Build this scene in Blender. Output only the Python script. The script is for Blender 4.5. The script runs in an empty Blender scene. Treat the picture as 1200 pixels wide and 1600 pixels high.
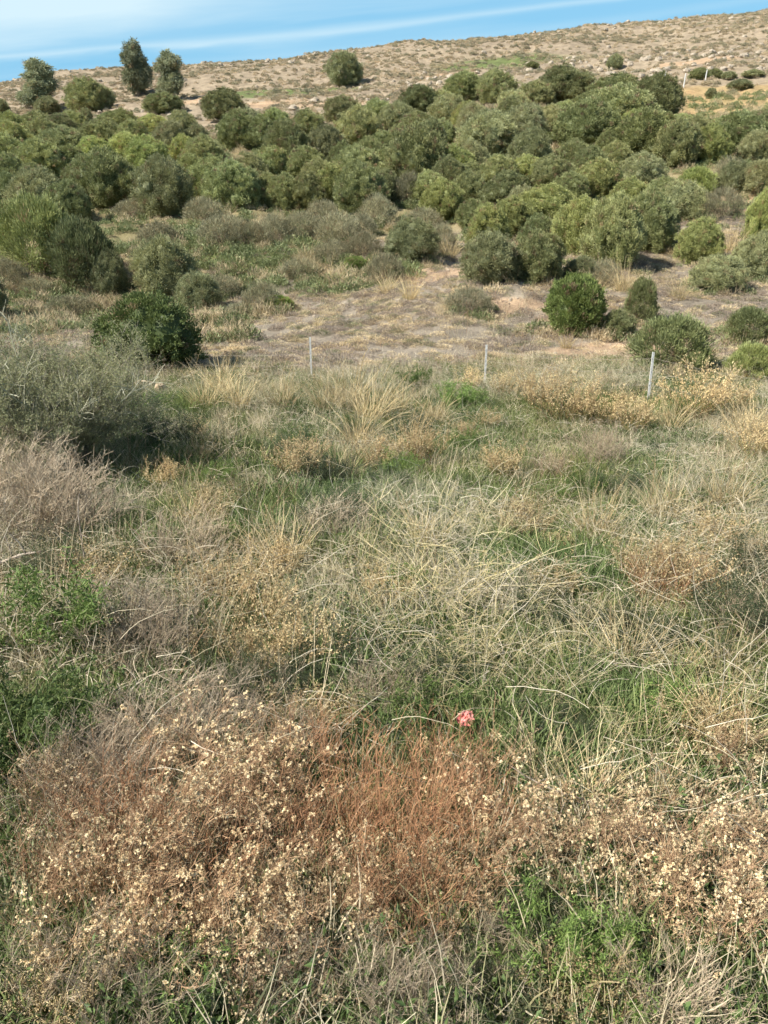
import bpy, math, numpy as np
from mathutils import Vector, Euler

# ------------------------------------------------------------------ camera, world, sun
SC = bpy.context.scene
COL = SC.collection
H0 = 3.0                                   # eye height over the ground at the foot of the picture
F = 1300.0                                 # focal length in photo pixels (1600 high)
PITCH = math.radians(25.7)
cam_d = bpy.data.cameras.new('camera'); cam = bpy.data.objects.new('camera', cam_d); COL.objects.link(cam)
cam_d.sensor_fit = 'VERTICAL'; cam_d.sensor_height = 36.0; cam_d.lens = 36.0 * F / 1600.0
cam_d.clip_start = 0.05; cam_d.clip_end = 12000
cam.location = (0, 0, H0); cam.rotation_euler = (math.radians(90) - PITCH, 0, 0)
SC.camera = cam

SUN_EL = math.radians(46.0)
SUN_H = (-0.90, -0.43)                     # horizontal direction towards the sun
sun_d = bpy.data.lights.new('sun', 'SUN'); sun_d.energy = 5.0; sun_d.angle = math.radians(0.53)
sun_d.color = (1.0, 0.945, 0.86)
sun = bpy.data.objects.new('sun', sun_d); COL.objects.link(sun)
_s = Vector((SUN_H[0] * math.cos(SUN_EL), SUN_H[1] * math.cos(SUN_EL), math.sin(SUN_EL)))
sun.rotation_euler = _s.to_track_quat('Z', 'Y').to_euler()

SC.view_settings.view_transform = 'Standard'; SC.view_settings.look = 'None'
SC.view_settings.gamma = 1.0; SC.view_settings.exposure = 0.80; SC.view_settings.use_curve_mapping = False
SC.cycles.max_bounces = 3; SC.cycles.diffuse_bounces = 2; SC.cycles.use_adaptive_sampling = True; SC.cycles.adaptive_threshold = 0.04; SC.cycles.glossy_bounces = 1
SC.cycles.transmission_bounces = 2; SC.cycles.transparent_max_bounces = 2

W = bpy.data.worlds.new('World'); SC.world = W; W.use_nodes = True
nt = W.node_tree; N = nt.nodes; L = nt.links
for n in list(N): N.remove(n)
def wn(t, **k):
    n = N.new(t)
    for a, b in k.items(): setattr(n, a, b)
    return n
def wmath(op, a, b=None, clamp=False):
    m = wn('ShaderNodeMath', operation=op, use_clamp=clamp)
    for i, v in enumerate((a, b)):
        if v is None: continue
        if isinstance(v, (int, float)): m.inputs[i].default_value = v
        else: L.new(v, m.inputs[i])
    return m.outputs[0]
out = wn('ShaderNodeOutputWorld'); bg = wn('ShaderNodeBackground'); L.new(bg.outputs[0], out.inputs[0])
sky = wn('ShaderNodeTexSky', sky_type='NISHITA', sun_disc=False)
sky.sun_elevation = SUN_EL; sky.sun_rotation = math.atan2(SUN_H[0], SUN_H[1])
sky.air_density = 1.0; sky.dust_density = 0.3; sky.ozone_density = 2.0
geo = wn('ShaderNodeTexCoord'); sep = wn('ShaderNodeSeparateXYZ'); L.new(geo.outputs['Generated'], sep.inputs[0])
az = wmath('ARCTAN2', sep.outputs[0], sep.outputs[1]); el = wmath('ARCSINE', sep.outputs[2])
# a clear saturated blue low in the sky, as the photograph has it
tint = wn('ShaderNodeMix', data_type='RGBA', blend_type='MIX')
low = wmath('SUBTRACT', 1.0, wmath('MULTIPLY', el, 2.2, True), True)
L.new(wmath('MULTIPLY', low, 0.93), tint.inputs[0]); L.new(sky.outputs[0], tint.inputs[6]); tint.inputs[7].default_value = (1.45, 4.5, 7.2, 1)
# thin cirrus: long streaks that climb slowly to the right
u = wmath('SUBTRACT', el, wmath('MULTIPLY', az, 0.085))
comb = wn('ShaderNodeCombineXYZ'); L.new(wmath('MULTIPLY', az, 2.4), comb.inputs[0]); L.new(wmath('MULTIPLY', u, 26.0), comb.inputs[1])
nz = wn('ShaderNodeTexNoise'); nz.inputs['Scale'].default_value = 1.0; nz.inputs['Detail'].default_value = 5; nz.inputs['Roughness'].default_value = 0.5
nz.inputs['Distortion'].default_value = 0.3
L.new(comb.outputs[0], nz.inputs['Vector'])
def band(c, w, amp):
    wob = wmath('MULTIPLY', wmath('SUBTRACT', nz.outputs[0], 0.5), 0.026)
    d = wmath('DIVIDE', wmath('SUBTRACT', wmath('ADD', u, wob), c), w)
    g = wmath('POWER', 2.718, wmath('MULTIPLY', wmath('MULTIPLY', d, d), -1.0))
    return wmath('MULTIPLY', g, amp)
streak = band(0.0805, 0.0032, 0.42)
streak2 = band(0.062, 0.004, 0.16)
left = wmath('MULTIPLY', wmath('SUBTRACT', -0.02, az), 3.6, True)
haze_l = wmath('MULTIPLY', band(0.130, 0.033, 1.05), wmath('ADD', wmath('MULTIPLY', left, 0.8), 0.2))
ns = wmath('MULTIPLY', wmath('SUBTRACT', nz.outputs[0], 0.44), 1.5, True)
cl = wmath('ADD', wmath('ADD', streak, streak2), wmath('ADD', haze_l, ns), True)
cm = wn('ShaderNodeMix', data_type='RGBA', blend_type='MIX'); L.new(cl, cm.inputs[0]); L.new(tint.outputs[2], cm.inputs[6]); cm.inputs[7].default_value = (5.4, 7.0, 7.8, 1)
L.new(cm.outputs[2], bg.inputs[0]); bg.inputs[1].default_value = 0.074

# ------------------------------------------------------------------ small tools
def rng_(s): return np.random.default_rng(s)
def _hash(ix, iy, seed):
    v = np.sin(ix * 127.1 + iy * 311.7 + seed * 74.7) * 43758.5453
    return v - np.floor(v)
def vnoise(x, y, seed=0):
    x = np.asarray(x, float); y = np.asarray(y, float)
    ix = np.floor(x); iy = np.floor(y); fx = x - ix; fy = y - iy
    fx = fx * fx * (3 - 2 * fx); fy = fy * fy * (3 - 2 * fy)
    a = _hash(ix, iy, seed); b = _hash(ix + 1, iy, seed); c = _hash(ix, iy + 1, seed); d = _hash(ix + 1, iy + 1, seed)
    return (a * (1 - fx) + b * fx) * (1 - fy) + (c * (1 - fx) + d * fx) * fy
def fbm(x, y, seed=0, o=4):
    s = 0; a = 0.5; t = 0
    for i in range(o):
        s = s + a * vnoise(x, y, seed + i * 13); t += a; a *= 0.5; x = np.asarray(x) * 2.03 + 7.1; y = np.asarray(y) * 2.03 + 3.3
    return s / t
def sstep(a, b, x):
    t = np.clip((np.asarray(x, float) - a) / (b - a), 0, 1); return t * t * (3 - 2 * t)

# ------------------------------------------------------------------ terrain as a function
_prof = [(1600, 1.9), (1400, 2.6), (1200, 3.7), (1000, 5.6), (800, 9.5), (700, 13), (640, 16.5), (600, 19.5), (560, 23), (500, 30),
         (440, 37), (400, 42), (350, 51), (300, 62), (250, 76), (215, 92), (190, 108), (150, 150), (120, 180), (90, 215), (72, 250)]
_y = [0.0, 1.0]; _z = [-2.85, -2.9]
for py, d in _prof:
    ph = PITCH - math.atan((800 - py) / F)
    _y.append(d); _z.append(-d * math.tan(ph))
_y += [268, 300, 360, 450, 900, 9000]; _z += [_z[-1] + 0.4, _z[-1] - 3, -4, -14, -20, -20]
_ly = np.linspace(0, math.log(9001), 1400); _lz = np.interp(np.exp(_ly) - 1, _y, _z)
_k = np.exp(-np.linspace(-2, 2, 25) ** 2); _k /= _k.sum()
_lz = np.convolve(np.pad(_lz, 12, mode='edge'), _k, mode='valid')
def height(x, y):
    x = np.asarray(x, float); y = np.asarray(y, float)
    ya = np.maximum(y, 0)
    z = np.interp(np.log(ya + 1), _ly, _lz)
    t = np.interp(ya, [0, 15, 25, 50, 100, 250, 400, 700], [0, 0.0, 0.015, 0.05, 0.07, 0.083, 0.06, 0])
    z = z + t * np.clip(x, -170, 170)
    z = z + (fbm(x * 0.9, y * 0.9, 3) - 0.5) * 0.16 * sstep(40, 10, ya)
    z = z + (fbm(x * 0.22, y * 0.22, 5) - 0.5) * np.interp(ya, [0, 8, 30, 100, 300, 600], [0.1, 0.4, 1.0, 1.3, 1.1, .5]) + (fbm(x * 0.035, y * 0.035, 15) - 0.5) * np.interp(ya, [90, 250], [0, 6])
    z = z + (fbm(x * 0.9, y * 0.9, 8) - 0.5) * 0.35 * sstep(20, 40, ya) * sstep(300, 120, ya)
    z = z - 1.3 * np.exp(-((x + 9) / 8.0) ** 2 - ((y - 37) / 6.5) ** 2)            # the damp hollow
    z = z + 0.7 * np.exp(-((x - 3.5) / 6.0) ** 2 - ((y - 33) / 6.0) ** 2)          # the bare shoulder beside it
    # rough little terraces cut in the far hill
    z = z + 0.5 * np.sin(y * 0.11 + fbm(x * 0.03, y * 0.03, 21) * 7) * sstep(110, 160, ya) * sstep(260, 220, ya)
    return z + H0
_fw = np.array([0, math.cos(PITCH), -math.sin(PITCH)]); _up = np.array([0, math.sin(PITCH), math.cos(PITCH)])
_ts = np.exp(np.linspace(math.log(1.5), math.log(420), 2200))
def ground(px, py):
    """where the view line through a point of the photograph meets the ground"""
    d = _fw * F + np.array([1, 0, 0]) * (px - 600) + _up * (800 - py)
    d = d / np.linalg.norm(d)
    P = d[None] * _ts[:, None] + np.array([0, 0, H0])
    below = P[:, 2] < height(P[:, 0], P[:, 1])
    i = int(np.argmax(below)) if below.any() else int(np.argmin(np.abs(P[:, 1] - 245)))
    x, y = P[i, 0], P[i, 1]
    return x, y, float(height(x, y))
def depth_of(x, y, z): return float(np.dot(np.array([x, y, z - H0]), _fw))

# ------------------------------------------------------------------ mesh arrays
class MB:
    def __init__(s): s.v = []; s.f = []; s.c = []; s.n = 0
    def add(s, v, f, c):
        v = np.asarray(v, np.float32).reshape(-1, 3); f = np.asarray(f, np.int64).reshape(-1, 4)
        c = np.broadcast_to(np.asarray(c, np.float32), (len(v), 3))
        s.v.append(v); s.f.append(f + s.n); s.c.append(c); s.n += len(v)
    def mesh(s, name, mat, smooth=False):
        v = np.concatenate(s.v); f = np.concatenate(s.f); c = np.concatenate(s.c)
        m = bpy.data.meshes.new(name)
        m.vertices.add(len(v)); m.vertices.foreach_set('co', v.ravel())
        m.loops.add(len(f) * 4); m.loops.foreach_set('vertex_index', f.ravel().astype(np.int32))
        m.polygons.add(len(f)); m.polygons.foreach_set('loop_start', np.arange(len(f), dtype=np.int32) * 4)
        m.polygons.foreach_set('use_smooth', np.full(len(f), smooth))
        a = m.color_attributes.new('Col', 'FLOAT_COLOR', 'POINT')
        a.data.foreach_set('color', np.concatenate([c, np.ones((len(c), 1), np.float32)], 1).ravel())
        m.materials.append(mat); m.update(calc_edges=True)
        return m
def unit(a): return a / np.maximum(np.linalg.norm(a, axis=-1, keepdims=True), 1e-9)
def rdir(r, n, up=0.0):
    d = unit(r.normal(size=(n, 3))); d[:, 2] += up; return unit(d)
def polyline(base, d0, length, bend, segs, wob=0.0, r=None):
    """N curved lines: base (N,3), start direction, length (N,), bend vector added along the way"""
    n = len(base); pts = [base]; d = unit(d0); p = base
    for i in range(segs):
        p = p + d * (length / segs)[:, None]
        d = d + bend / segs
        if wob and r is not None: d = d + r.normal(size=(n, 3)) * wob
        d = unit(d); pts.append(p)
    return np.stack(pts, 1)                                     # (N, segs+1, 3)
def ribbons(mb, P, w, col, r, tip=0.15, colt=None):
    n, s, _ = P.shape
    t = np.diff(P, axis=1); t = np.concatenate([t, t[:, -1:]], 1)
    side = unit(np.cross(t[:, 0], unit(r.normal(size=(n, 3)))))[:, None, :]
    k = np.linspace(0, 1, s); wid = (1 - (1 - tip) * k ** 1.5)[None, :, None] * np.asarray(w).reshape(-1, 1, 1) * 0.5
    A = P - side * wid; B = P + side * wid
    V = np.stack([A, B], 2).reshape(-1, 3)
    i = np.arange(n)[:, None] * s * 2 + np.arange(s - 1)[None] * 2
    Fc = np.stack([i, i + 1, i + 3, i + 2], -1).reshape(-1, 4)
    c = np.broadcast_to(np.asarray(col, np.float32).reshape(-1, 1, 1, 3), (n, s, 2, 3))
    if colt is not None:
        c = c * (1 - k[None, :, None, None]) + np.asarray(colt, np.float32).reshape(-1, 1, 1, 3) * k[None, :, None, None]
    mb.add(V, Fc, c.reshape(-1, 3))
def tubes(mb, P, rad, col, taper=0.4, sides=3):
    n, s, _ = P.shape
    t = np.diff(P, axis=1); t = unit(np.concatenate([t, t[:, -1:]], 1))
    ref = np.where(np.abs(t[..., 2:3]) > 0.9, np.array([1.0, 0, 0]), np.array([0, 0, 1.0]))
    a = unit(np.cross(t, ref)); b = np.cross(t, a)
    k = np.linspace(0, 1, s); R = (1 - (1 - taper) * k)[None, :, None, None] * np.asarray(rad).reshape(-1, 1, 1, 1)
    ang = np.arange(sides) * 2 * math.pi / sides
    V = P[:, :, None] + R * (np.cos(ang)[None, None, :, None] * a[:, :, None] + np.sin(ang)[None, None, :, None] * b[:, :, None])
    base = (np.arange(n)[:, None, None] * s + np.arange(s - 1)[None, :, None]) * sides
    j = np.arange(sides)[None, None]; j2 = (j + 1) % sides
    Fc = np.stack([base + j, base + j2, base + sides + j2, base + sides + j], -1).reshape(-1, 4)
    c = np.broadcast_to(np.asarray(col, np.float32).reshape(-1, 1, 1, 3), (n, s, sides, 3))
    mb.add(V.reshape(-1, 3), Fc, c.reshape(-1, 3))
def leaves(mb, p, d, r, ln, wd, col, fold=0.0):
    """narrow pointed leaves: one rhombus each"""
    n = len(p); d = unit(d); side = unit(np.cross(d, unit(r.normal(size=(n, 3)))))
    ln = np.broadcast_to(ln, (n,))[:, None]; wd = np.broadcast_to(wd, (n,))[:, None]
    nrm = np.cross(d, side)
    V = np.stack([p, p + d * ln * .45 - side * wd * .5 + nrm * fold * wd, p + d * ln, p + d * ln * .45 + side * wd * .5 + nrm * fold * wd], 1)
    mb.add(V.reshape(-1, 3), np.arange(n * 4).reshape(-1, 4), np.repeat(np.broadcast_to(col, (n, 3)), 4, axis=0))
def blob(mb, c, rad, col, r, rough=0.18, nu=10, nv=7, flat=1.0):
    """a lumpy closed ball of quads"""
    th = np.linspace(0.02, math.pi - 0.02, nv); ph = np.arange(nu) * 2 * math.pi / nu
    T, Q = np.meshgrid(th, ph, indexing='ij')
    D = np.stack([np.sin(T) * np.cos(Q), np.sin(T) * np.sin(Q), np.cos(T)], -1)
    k = 1 + r.uniform(-rough, rough, T.shape)[..., None]
    V = D * k * np.asarray(rad) + np.asarray(c)
    i = np.arange(nv - 1)[:, None] * nu + np.arange(nu)[None]; j = np.arange(nv - 1)[:, None] * nu + ((np.arange(nu) + 1) % nu)[None]
    mb.add(V.reshape(-1, 3), np.stack([i, i + nu, j + nu, j], -1).reshape(-1, 4), col)
def cmix(r, n, a, b, jit=0.12):
    t = r.random((n, 1)); c = np.asarray(a) * (1 - t) + np.asarray(b) * t
    return (c * (1 + r.uniform(-jit, jit, (n, 1)))).astype(np.float32)

# ------------------------------------------------------------------ materials
def nodes_of(m):
    m.use_nodes = True; return m.node_tree.nodes, m.node_tree.links
def plant_mat(name, trans=0.3, patch=0.35, rough=0.75, warm=(1.25, 1.05, 0.75), spec=0.25):
    """leaf colour from the plant's own colour attribute, varied from plant to plant and from patch to patch"""
    m = bpy.data.materials.new(name); n, l = nodes_of(m); n.clear()
    o = n.new('ShaderNodeOutputMaterial'); p = n.new('ShaderNodeBsdfPrincipled'); tr = n.new('ShaderNodeBsdfTranslucent'); mx = n.new('ShaderNodeMixShader')
    a = n.new('ShaderNodeAttribute'); a.attribute_name = 'Col'
    oi = n.new('ShaderNodeObjectInfo'); g = n.new('ShaderNodeNewGeometry')
    m1 = n.new('ShaderNodeMix'); m1.data_type = 'RGBA'; m1.blend_type = 'MULTIPLY'; m1.inputs[0].default_value = 1
    l.new(a.outputs['Color'], m1.inputs[6]); l.new(oi.outputs['Color'], m1.inputs[7])
    nz = n.new('ShaderNodeTexNoise'); nz.inputs['Scale'].default_value = 0.55; nz.inputs['Detail'].default_value = 3
    l.new(g.outputs['Position'], nz.inputs['Vector'])
    ramp = n.new('ShaderNodeMapRange'); ramp.inputs[1].default_value = 0.38; ramp.inputs[2].default_value = 0.66
    l.new(nz.outputs[0], ramp.inputs[0])
    mp = n.new('ShaderNodeMath'); mp.operation = 'MULTIPLY'; mp.inputs[1].default_value = patch; l.new(ramp.outputs[0], mp.inputs[0])
    m2 = n.new('ShaderNodeMix'); m2.data_type = 'RGBA'; m2.blend_type = 'MULTIPLY'; m2.inputs[7].default_value = (*warm, 1)
    l.new(mp.outputs[0], m2.inputs[0]); l.new(m1.outputs[2], m2.inputs[6])
    hs = n.new('ShaderNodeHueSaturation')
    r1 = n.new('ShaderNodeMapRange'); r1.inputs[3].default_value = 0.78; r1.inputs[4].default_value = 1.22; l.new(oi.outputs['Random'], r1.inputs[0])
    l.new(r1.outputs[0], hs.inputs['Value']); l.new(m2.outputs[2], hs.inputs['Color'])
    l.new(hs.outputs[0], p.inputs['Base Color']); p.inputs['Roughness'].default_value = rough; p.inputs['Specular IOR Level'].default_value = spec
    l.new(hs.outputs[0], tr.inputs['Color']); mx.inputs[0].default_value = trans
    l.new(p.outputs[0], mx.inputs[1]); l.new(tr.outputs[0], mx.inputs[2]); l.new(mx.outputs[0], o.inputs[0])
    return m
M_leaf = plant_mat('leaf', 0.25, 0.30, 0.6, (1.18, 1.04, 0.8), 0.35)
M_grass = plant_mat('grass_blade', 0.3, 0.6, 0.7, (1.45, 1.15, 0.95))
M_dry = plant_mat('dry_stalk', 0.22, 0.35, 0.8, (1.12, 0.98, 0.8))
M_bark = plant_mat('bark', 0.0, 0.2, 0.9)

def simple_mat(name, col, col2, scale, rough=0.85, bump=0.3, metal=0.0):
    m = bpy.data.materials.new(name); n, l = nodes_of(m); p = n['Principled BSDF']
    tc = n.new('ShaderNodeTexCoord'); nz = n.new('ShaderNodeTexNoise'); nz.inputs['Scale'].default_value = scale; nz.inputs['Detail'].default_value = 8
    l.new(tc.outputs['Object'], nz.inputs['Vector'])
    r = n.new('ShaderNodeValToRGB'); r.color_ramp.elements[0].position = 0.35; r.color_ramp.elements[1].position = 0.68
    r.color_ramp.elements[0].color = (*col, 1); r.color_ramp.elements[1].color = (*col2, 1)
    l.new(nz.outputs[0], r.inputs[0]); l.new(r.outputs[0], p.inputs['Base Color'])
    b = n.new('ShaderNodeBump'); b.inputs['Strength'].default_value = bump; b.inputs['Distance'].default_value = 0.02
    l.new(nz.outputs[0], b.inputs['Height']); l.new(b.outputs[0], p.inputs['Normal'])
    p.inputs['Roughness'].default_value = rough; p.inputs['Metallic'].default_value = metal
    return m
M_stone = simple_mat('sandstone', (0.34, 0.25, 0.15), (0.62, 0.50, 0.34), 6.0)
M_stone_far = simple_mat('far_stone', (0.28, 0.235, 0.17), (0.44, 0.37, 0.28), 3.0)
M_post = simple_mat('galvanised_post', (0.46, 0.46, 0.43), (0.68, 0.68, 0.64), 25.0, 0.6, 0.1, 0.0)
M_wire = simple_mat('rusty_wire', (0.20, 0.16, 0.12), (0.33, 0.30, 0.27), 40.0, 0.6, 0.1, 0.5)
M_white = simple_mat('white_painted_stone', (0.72, 0.71, 0.64), (0.85, 0.84, 0.78), 5.0, 0.7, 0.1)
M_scrap = simple_mat('red_scrap', (0.62, 0.11, 0.10), (0.80, 0.45, 0.38), 26.0, 0.45, 0.2)
M_wood = simple_mat('weathered_wood', (0.20, 0.15, 0.11), (0.52, 0.45, 0.36), 14.0, 0.85, 0.3)

# ------------------------------------------------------------------ the ground: one sheet to the horizon
def region_blobs(x, y, blobs):
    w = np.zeros_like(x)
    for (cx, cy, rx, ry) in blobs:
        d = ((x - cx) / rx) ** 2 + ((y - cy) / ry) ** 2
        w = np.maximum(w, sstep(1.35, 0.65, d + (fbm(x * 0.8 / max(rx, 1) * 3, y * 0.8 / max(ry, 1) * 3, 41) - .5) * 0.9))
    return w
def gb(pxa, pya, rx, ry):
    x, y, z = ground(pxa, pya); return (x, y, rx, ry)
BARE = [gb(960, 555, 3.2, 1.2), gb(880, 565, 2.0, 0.9), gb(1000, 548, 2.0, 1.1), gb(700, 425, 2.4, 2.2), gb(905, 500, 1.6, .6), gb(1180, 330, 2.2, 6), gb(1130, 300, 2.2, 5),
        gb(700, 118, 5, 4), gb(1080, 98, 8, 7), gb(520, 165, 6, 4), gb(300, 160, 7, 4), gb(420, 160, 7, 3), gb(225, 598, 0.5, 0.3), gb(950, 330, 1, 1), gb(800, 480, 1.6, 0.8)]
GREEN = [gb(400, 400, 4.5, 6), gb(360, 440, 3.5, 3.0), gb(455, 375, 3, 3), gb(330, 375, 5, 3), gb(620, 595, 1.2, .5), gb(60, 480, 5, 3), gb(10, 520, 4, 3), gb(160, 500, 4, 2.5), gb(330, 505, 3, 1.6), gb(300, 530, 2, 1), gb(560, 445, 3, 1.6), gb(450, 145, 14, 7), gb(800, 95, 16, 8), gb(1100, 182, 9, 6)]
OFIELD = [gb(1130, 160, 16, 26), gb(1185, 155, 18, 26), gb(1260, 160, 26, 30), gb(1080, 165, 8, 14)]
def ground_colour(x, y):
    n1 = fbm(x * 0.5, y * 0.5, 61)[:, None]; n2 = fbm(x * 0.07, y * 0.07, 71)[:, None]; n3 = fbm(x * 2.3, y * 2.3, 81)[:, None]
    A = lambda *c: np.array(c)[None]
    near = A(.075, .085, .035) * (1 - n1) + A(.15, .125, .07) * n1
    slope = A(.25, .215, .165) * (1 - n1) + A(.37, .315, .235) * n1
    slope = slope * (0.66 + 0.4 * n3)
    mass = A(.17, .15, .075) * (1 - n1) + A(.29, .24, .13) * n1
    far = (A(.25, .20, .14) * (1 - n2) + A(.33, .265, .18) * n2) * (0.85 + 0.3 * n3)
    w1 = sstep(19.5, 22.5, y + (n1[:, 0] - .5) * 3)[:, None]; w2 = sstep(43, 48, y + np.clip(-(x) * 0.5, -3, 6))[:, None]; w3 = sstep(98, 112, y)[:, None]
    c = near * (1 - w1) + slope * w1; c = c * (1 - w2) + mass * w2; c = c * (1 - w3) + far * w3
    g = region_blobs(x, y, GREEN)[:, None]; c = c * (1 - g * .85) + A(.11, .15, .045) * (0.7 + 0.6 * n3) * g * .85
    o = region_blobs(x, y, OFIELD)[:, None]; of = A(.44, .28, .14) * (1 - n1) + A(.33, .27, .13) * n1; c = c * (1 - o) + of * o
    b = region_blobs(x, y, BARE)[:, None]; c = c * (1 - b * .75) + (A(.45, .31, .19) * (0.85 + 0.3 * n3)) * b * .75
    return np.clip(c, 0, 1)
rowsY = np.concatenate([np.array([-400, -60, -12, -4, -1, 0]), np.exp(np.linspace(math.log(0.8), math.log(330), 560)), np.exp(np.linspace(math.log(345), math.log(9000), 30))])
colsU = np.linspace(-1, 1, 361); colsU = np.sign(colsU) * (0.55 * np.abs(colsU) + 0.45 * np.abs(colsU) ** 4)
GY, GU = np.meshgrid(rowsY, colsU, indexing='ij')
GX = GU * (np.abs(GY) * 1.25 + 9)
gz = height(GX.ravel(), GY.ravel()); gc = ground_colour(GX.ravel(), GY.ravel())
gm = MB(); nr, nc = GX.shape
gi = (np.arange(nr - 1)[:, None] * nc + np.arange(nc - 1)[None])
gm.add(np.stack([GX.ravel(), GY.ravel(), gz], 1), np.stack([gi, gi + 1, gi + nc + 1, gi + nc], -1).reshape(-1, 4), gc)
M_ground = bpy.data.materials.new('earth'); n, l = nodes_of(M_ground); p = n['Principled BSDF']
at = n.new('ShaderNodeAttribute'); at.attribute_name = 'Col'; g = n.new('ShaderNodeNewGeometry')
nz = n.new('ShaderNodeTexNoise'); nz.inputs['Scale'].default_value = 9; nz.inputs['Detail'].default_value = 10; nz.inputs['Roughness'].default_value = 0.7
nz2 = n.new('ShaderNodeTexNoise'); nz2.inputs['Scale'].default_value = 0.8; nz2.inputs['Detail'].default_value = 8
l.new(g.outputs['Position'], nz.inputs['Vector']); l.new(g.outputs['Position'], nz2.inputs['Vector'])
mr = n.new('ShaderNodeMapRange'); mr.inputs[1].default_value = .3; mr.inputs[2].default_value = .7; mr.inputs[3].default_value = .6; mr.inputs[4].default_value = 1.35; l.new(nz.outputs[0], mr.inputs[0])
mr2 = n.new('ShaderNodeMapRange'); mr2.inputs[1].default_value = .3; mr2.inputs[2].default_value = .7; mr2.inputs[3].default_value = .75; mr2.inputs[4].default_value = 1.25; l.new(nz2.outputs[0], mr2.inputs[0])
mu = n.new('ShaderNodeMath'); mu.operation = 'MULTIPLY'; l.new(mr.outputs[0], mu.inputs[0]); l.new(mr2.outputs[0], mu.inputs[1])
hs = n.new('ShaderNodeHueSaturation'); l.new(at.outputs['Color'], hs.inputs['Color']); l.new(mu.outputs[0], hs.inputs['Value'])
l.new(hs.outputs[0], p.inputs['Base Color']); p.inputs['Roughness'].default_value = 0.95; p.inputs['Specular IOR Level'].default_value = 0.1
bp = n.new('ShaderNodeBump'); bp.inputs['Strength'].default_value = 0.7; bp.inputs['Distance'].default_value = 0.08; l.new(nz.outputs[0], bp.inputs['Height']); l.new(bp.outputs[0], p.inputs['Normal'])
ground_ob = bpy.data.objects.new('ground', gm.mesh('ground', M_ground, True)); COL.objects.link(ground_ob); ground_ob['kind'] = 'structure'
ground_ob['label'] = 'rough hillside ground falling to a hollow and rising to a dry hill'

# ------------------------------------------------------------------ ground cover ("stuff"): instances on points, one object per kind of growth
def proto(name, mb, mat):
    o = bpy.data.objects.new(name, mb.mesh(name, mat)); return o
def cover(name, label, protos, x, y, scl, r, tilt=0.15, zoff=0.0, sz=None):
    """one object: a cloud of points on the ground, a plant from protos on each"""
    c = bpy.data.collections.new(name + '_kinds')
    for i, o in enumerate(protos): o.name = '%s_%02d' % (name + '_kind', i); c.objects.link(o)
    nP = len(x); m = bpy.data.meshes.new(name); m.vertices.add(nP)
    z = height(x, y) + zoff
    m.vertices.foreach_set('co', np.stack([x, y, z], 1).astype(np.float32).ravel())
    rot = np.stack([r.normal(0, tilt, nP), r.normal(0, tilt, nP), r.uniform(0, 6.283, nP)], 1).astype(np.float32)
    s3 = np.repeat(np.asarray(scl, np.float32)[:, None], 3, 1)
    if sz is not None: s3[:, 2] *= sz
    a = m.attributes.new('rot', 'FLOAT_VECTOR', 'POINT'); a.data.foreach_set('vector', rot.ravel())
    a = m.attributes.new('scl', 'FLOAT_VECTOR', 'POINT'); a.data.foreach_set('vector', s3.ravel())
    a = m.attributes.new('var', 'INT', 'POINT'); a.data.foreach_set('value', r.integers(0, len(protos), nP).astype(np.int32))
    o = bpy.data.objects.new(name, m); COL.objects.link(o)
    ng = bpy.data.node_groups.new(name, 'GeometryNodeTree')
    ng.interface.new_socket('Geometry', in_out='INPUT', socket_type='NodeSocketGeometry'); ng.interface.new_socket('Geometry', in_out='OUTPUT', socket_type='NodeSocketGeometry')
    A = ng.nodes; K = ng.links
    gi_ = A.new('NodeGroupInput'); go = A.new('NodeGroupOutput'); ip = A.new('GeometryNodeInstanceOnPoints'); ci = A.new('GeometryNodeCollectionInfo')
    ci.inputs['Collection'].default_value = c; ci.inputs['Separate Children'].default_value = True; ci.inputs['Reset Children'].default_value = True
    K.new(gi_.outputs[0], ip.inputs['Points']); K.new(ci.outputs[0], ip.inputs['Instance']); ip.inputs['Pick Instance'].default_value = True
    def na(t, nm):
        q = A.new('GeometryNodeInputNamedAttribute'); q.data_type = t; q.inputs[0].default_value = nm
        return [s for s in q.outputs if s.enabled][0]
    K.new(na('INT', 'var'), ip.inputs['Instance Index'])
    K.new(na('FLOAT_VECTOR', 'rot'), ip.inputs['Rotation']); K.new(na('FLOAT_VECTOR', 'scl'), ip.inputs['Scale'])
    K.new(ip.outputs[0], go.inputs[0])
    md = o.modifiers.new('grow', 'NODES'); md.node_group = ng
    o['kind'] = 'stuff'; o['label'] = label
    return o
def scatter(r, n, y0, y1, dens, w=0.52, pad=1.0, power=1.0):
    """n points in the wedge in front of the camera, kept with probability dens(x, y)"""
    y = y0 + (y1 - y0) * r.random(n * 2) ** power
    half = y * w + pad; keep = r.random(n * 2) < (half / (y1 * w + pad)) ** (1.0 if power == 1.0 else power)
    y = y[keep][:n]; x = (r.random(len(y)) * 2 - 1) * (y * w + pad)
    k = r.random(len(x)) < dens(x, y)
    return x[k], y[k]

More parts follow.
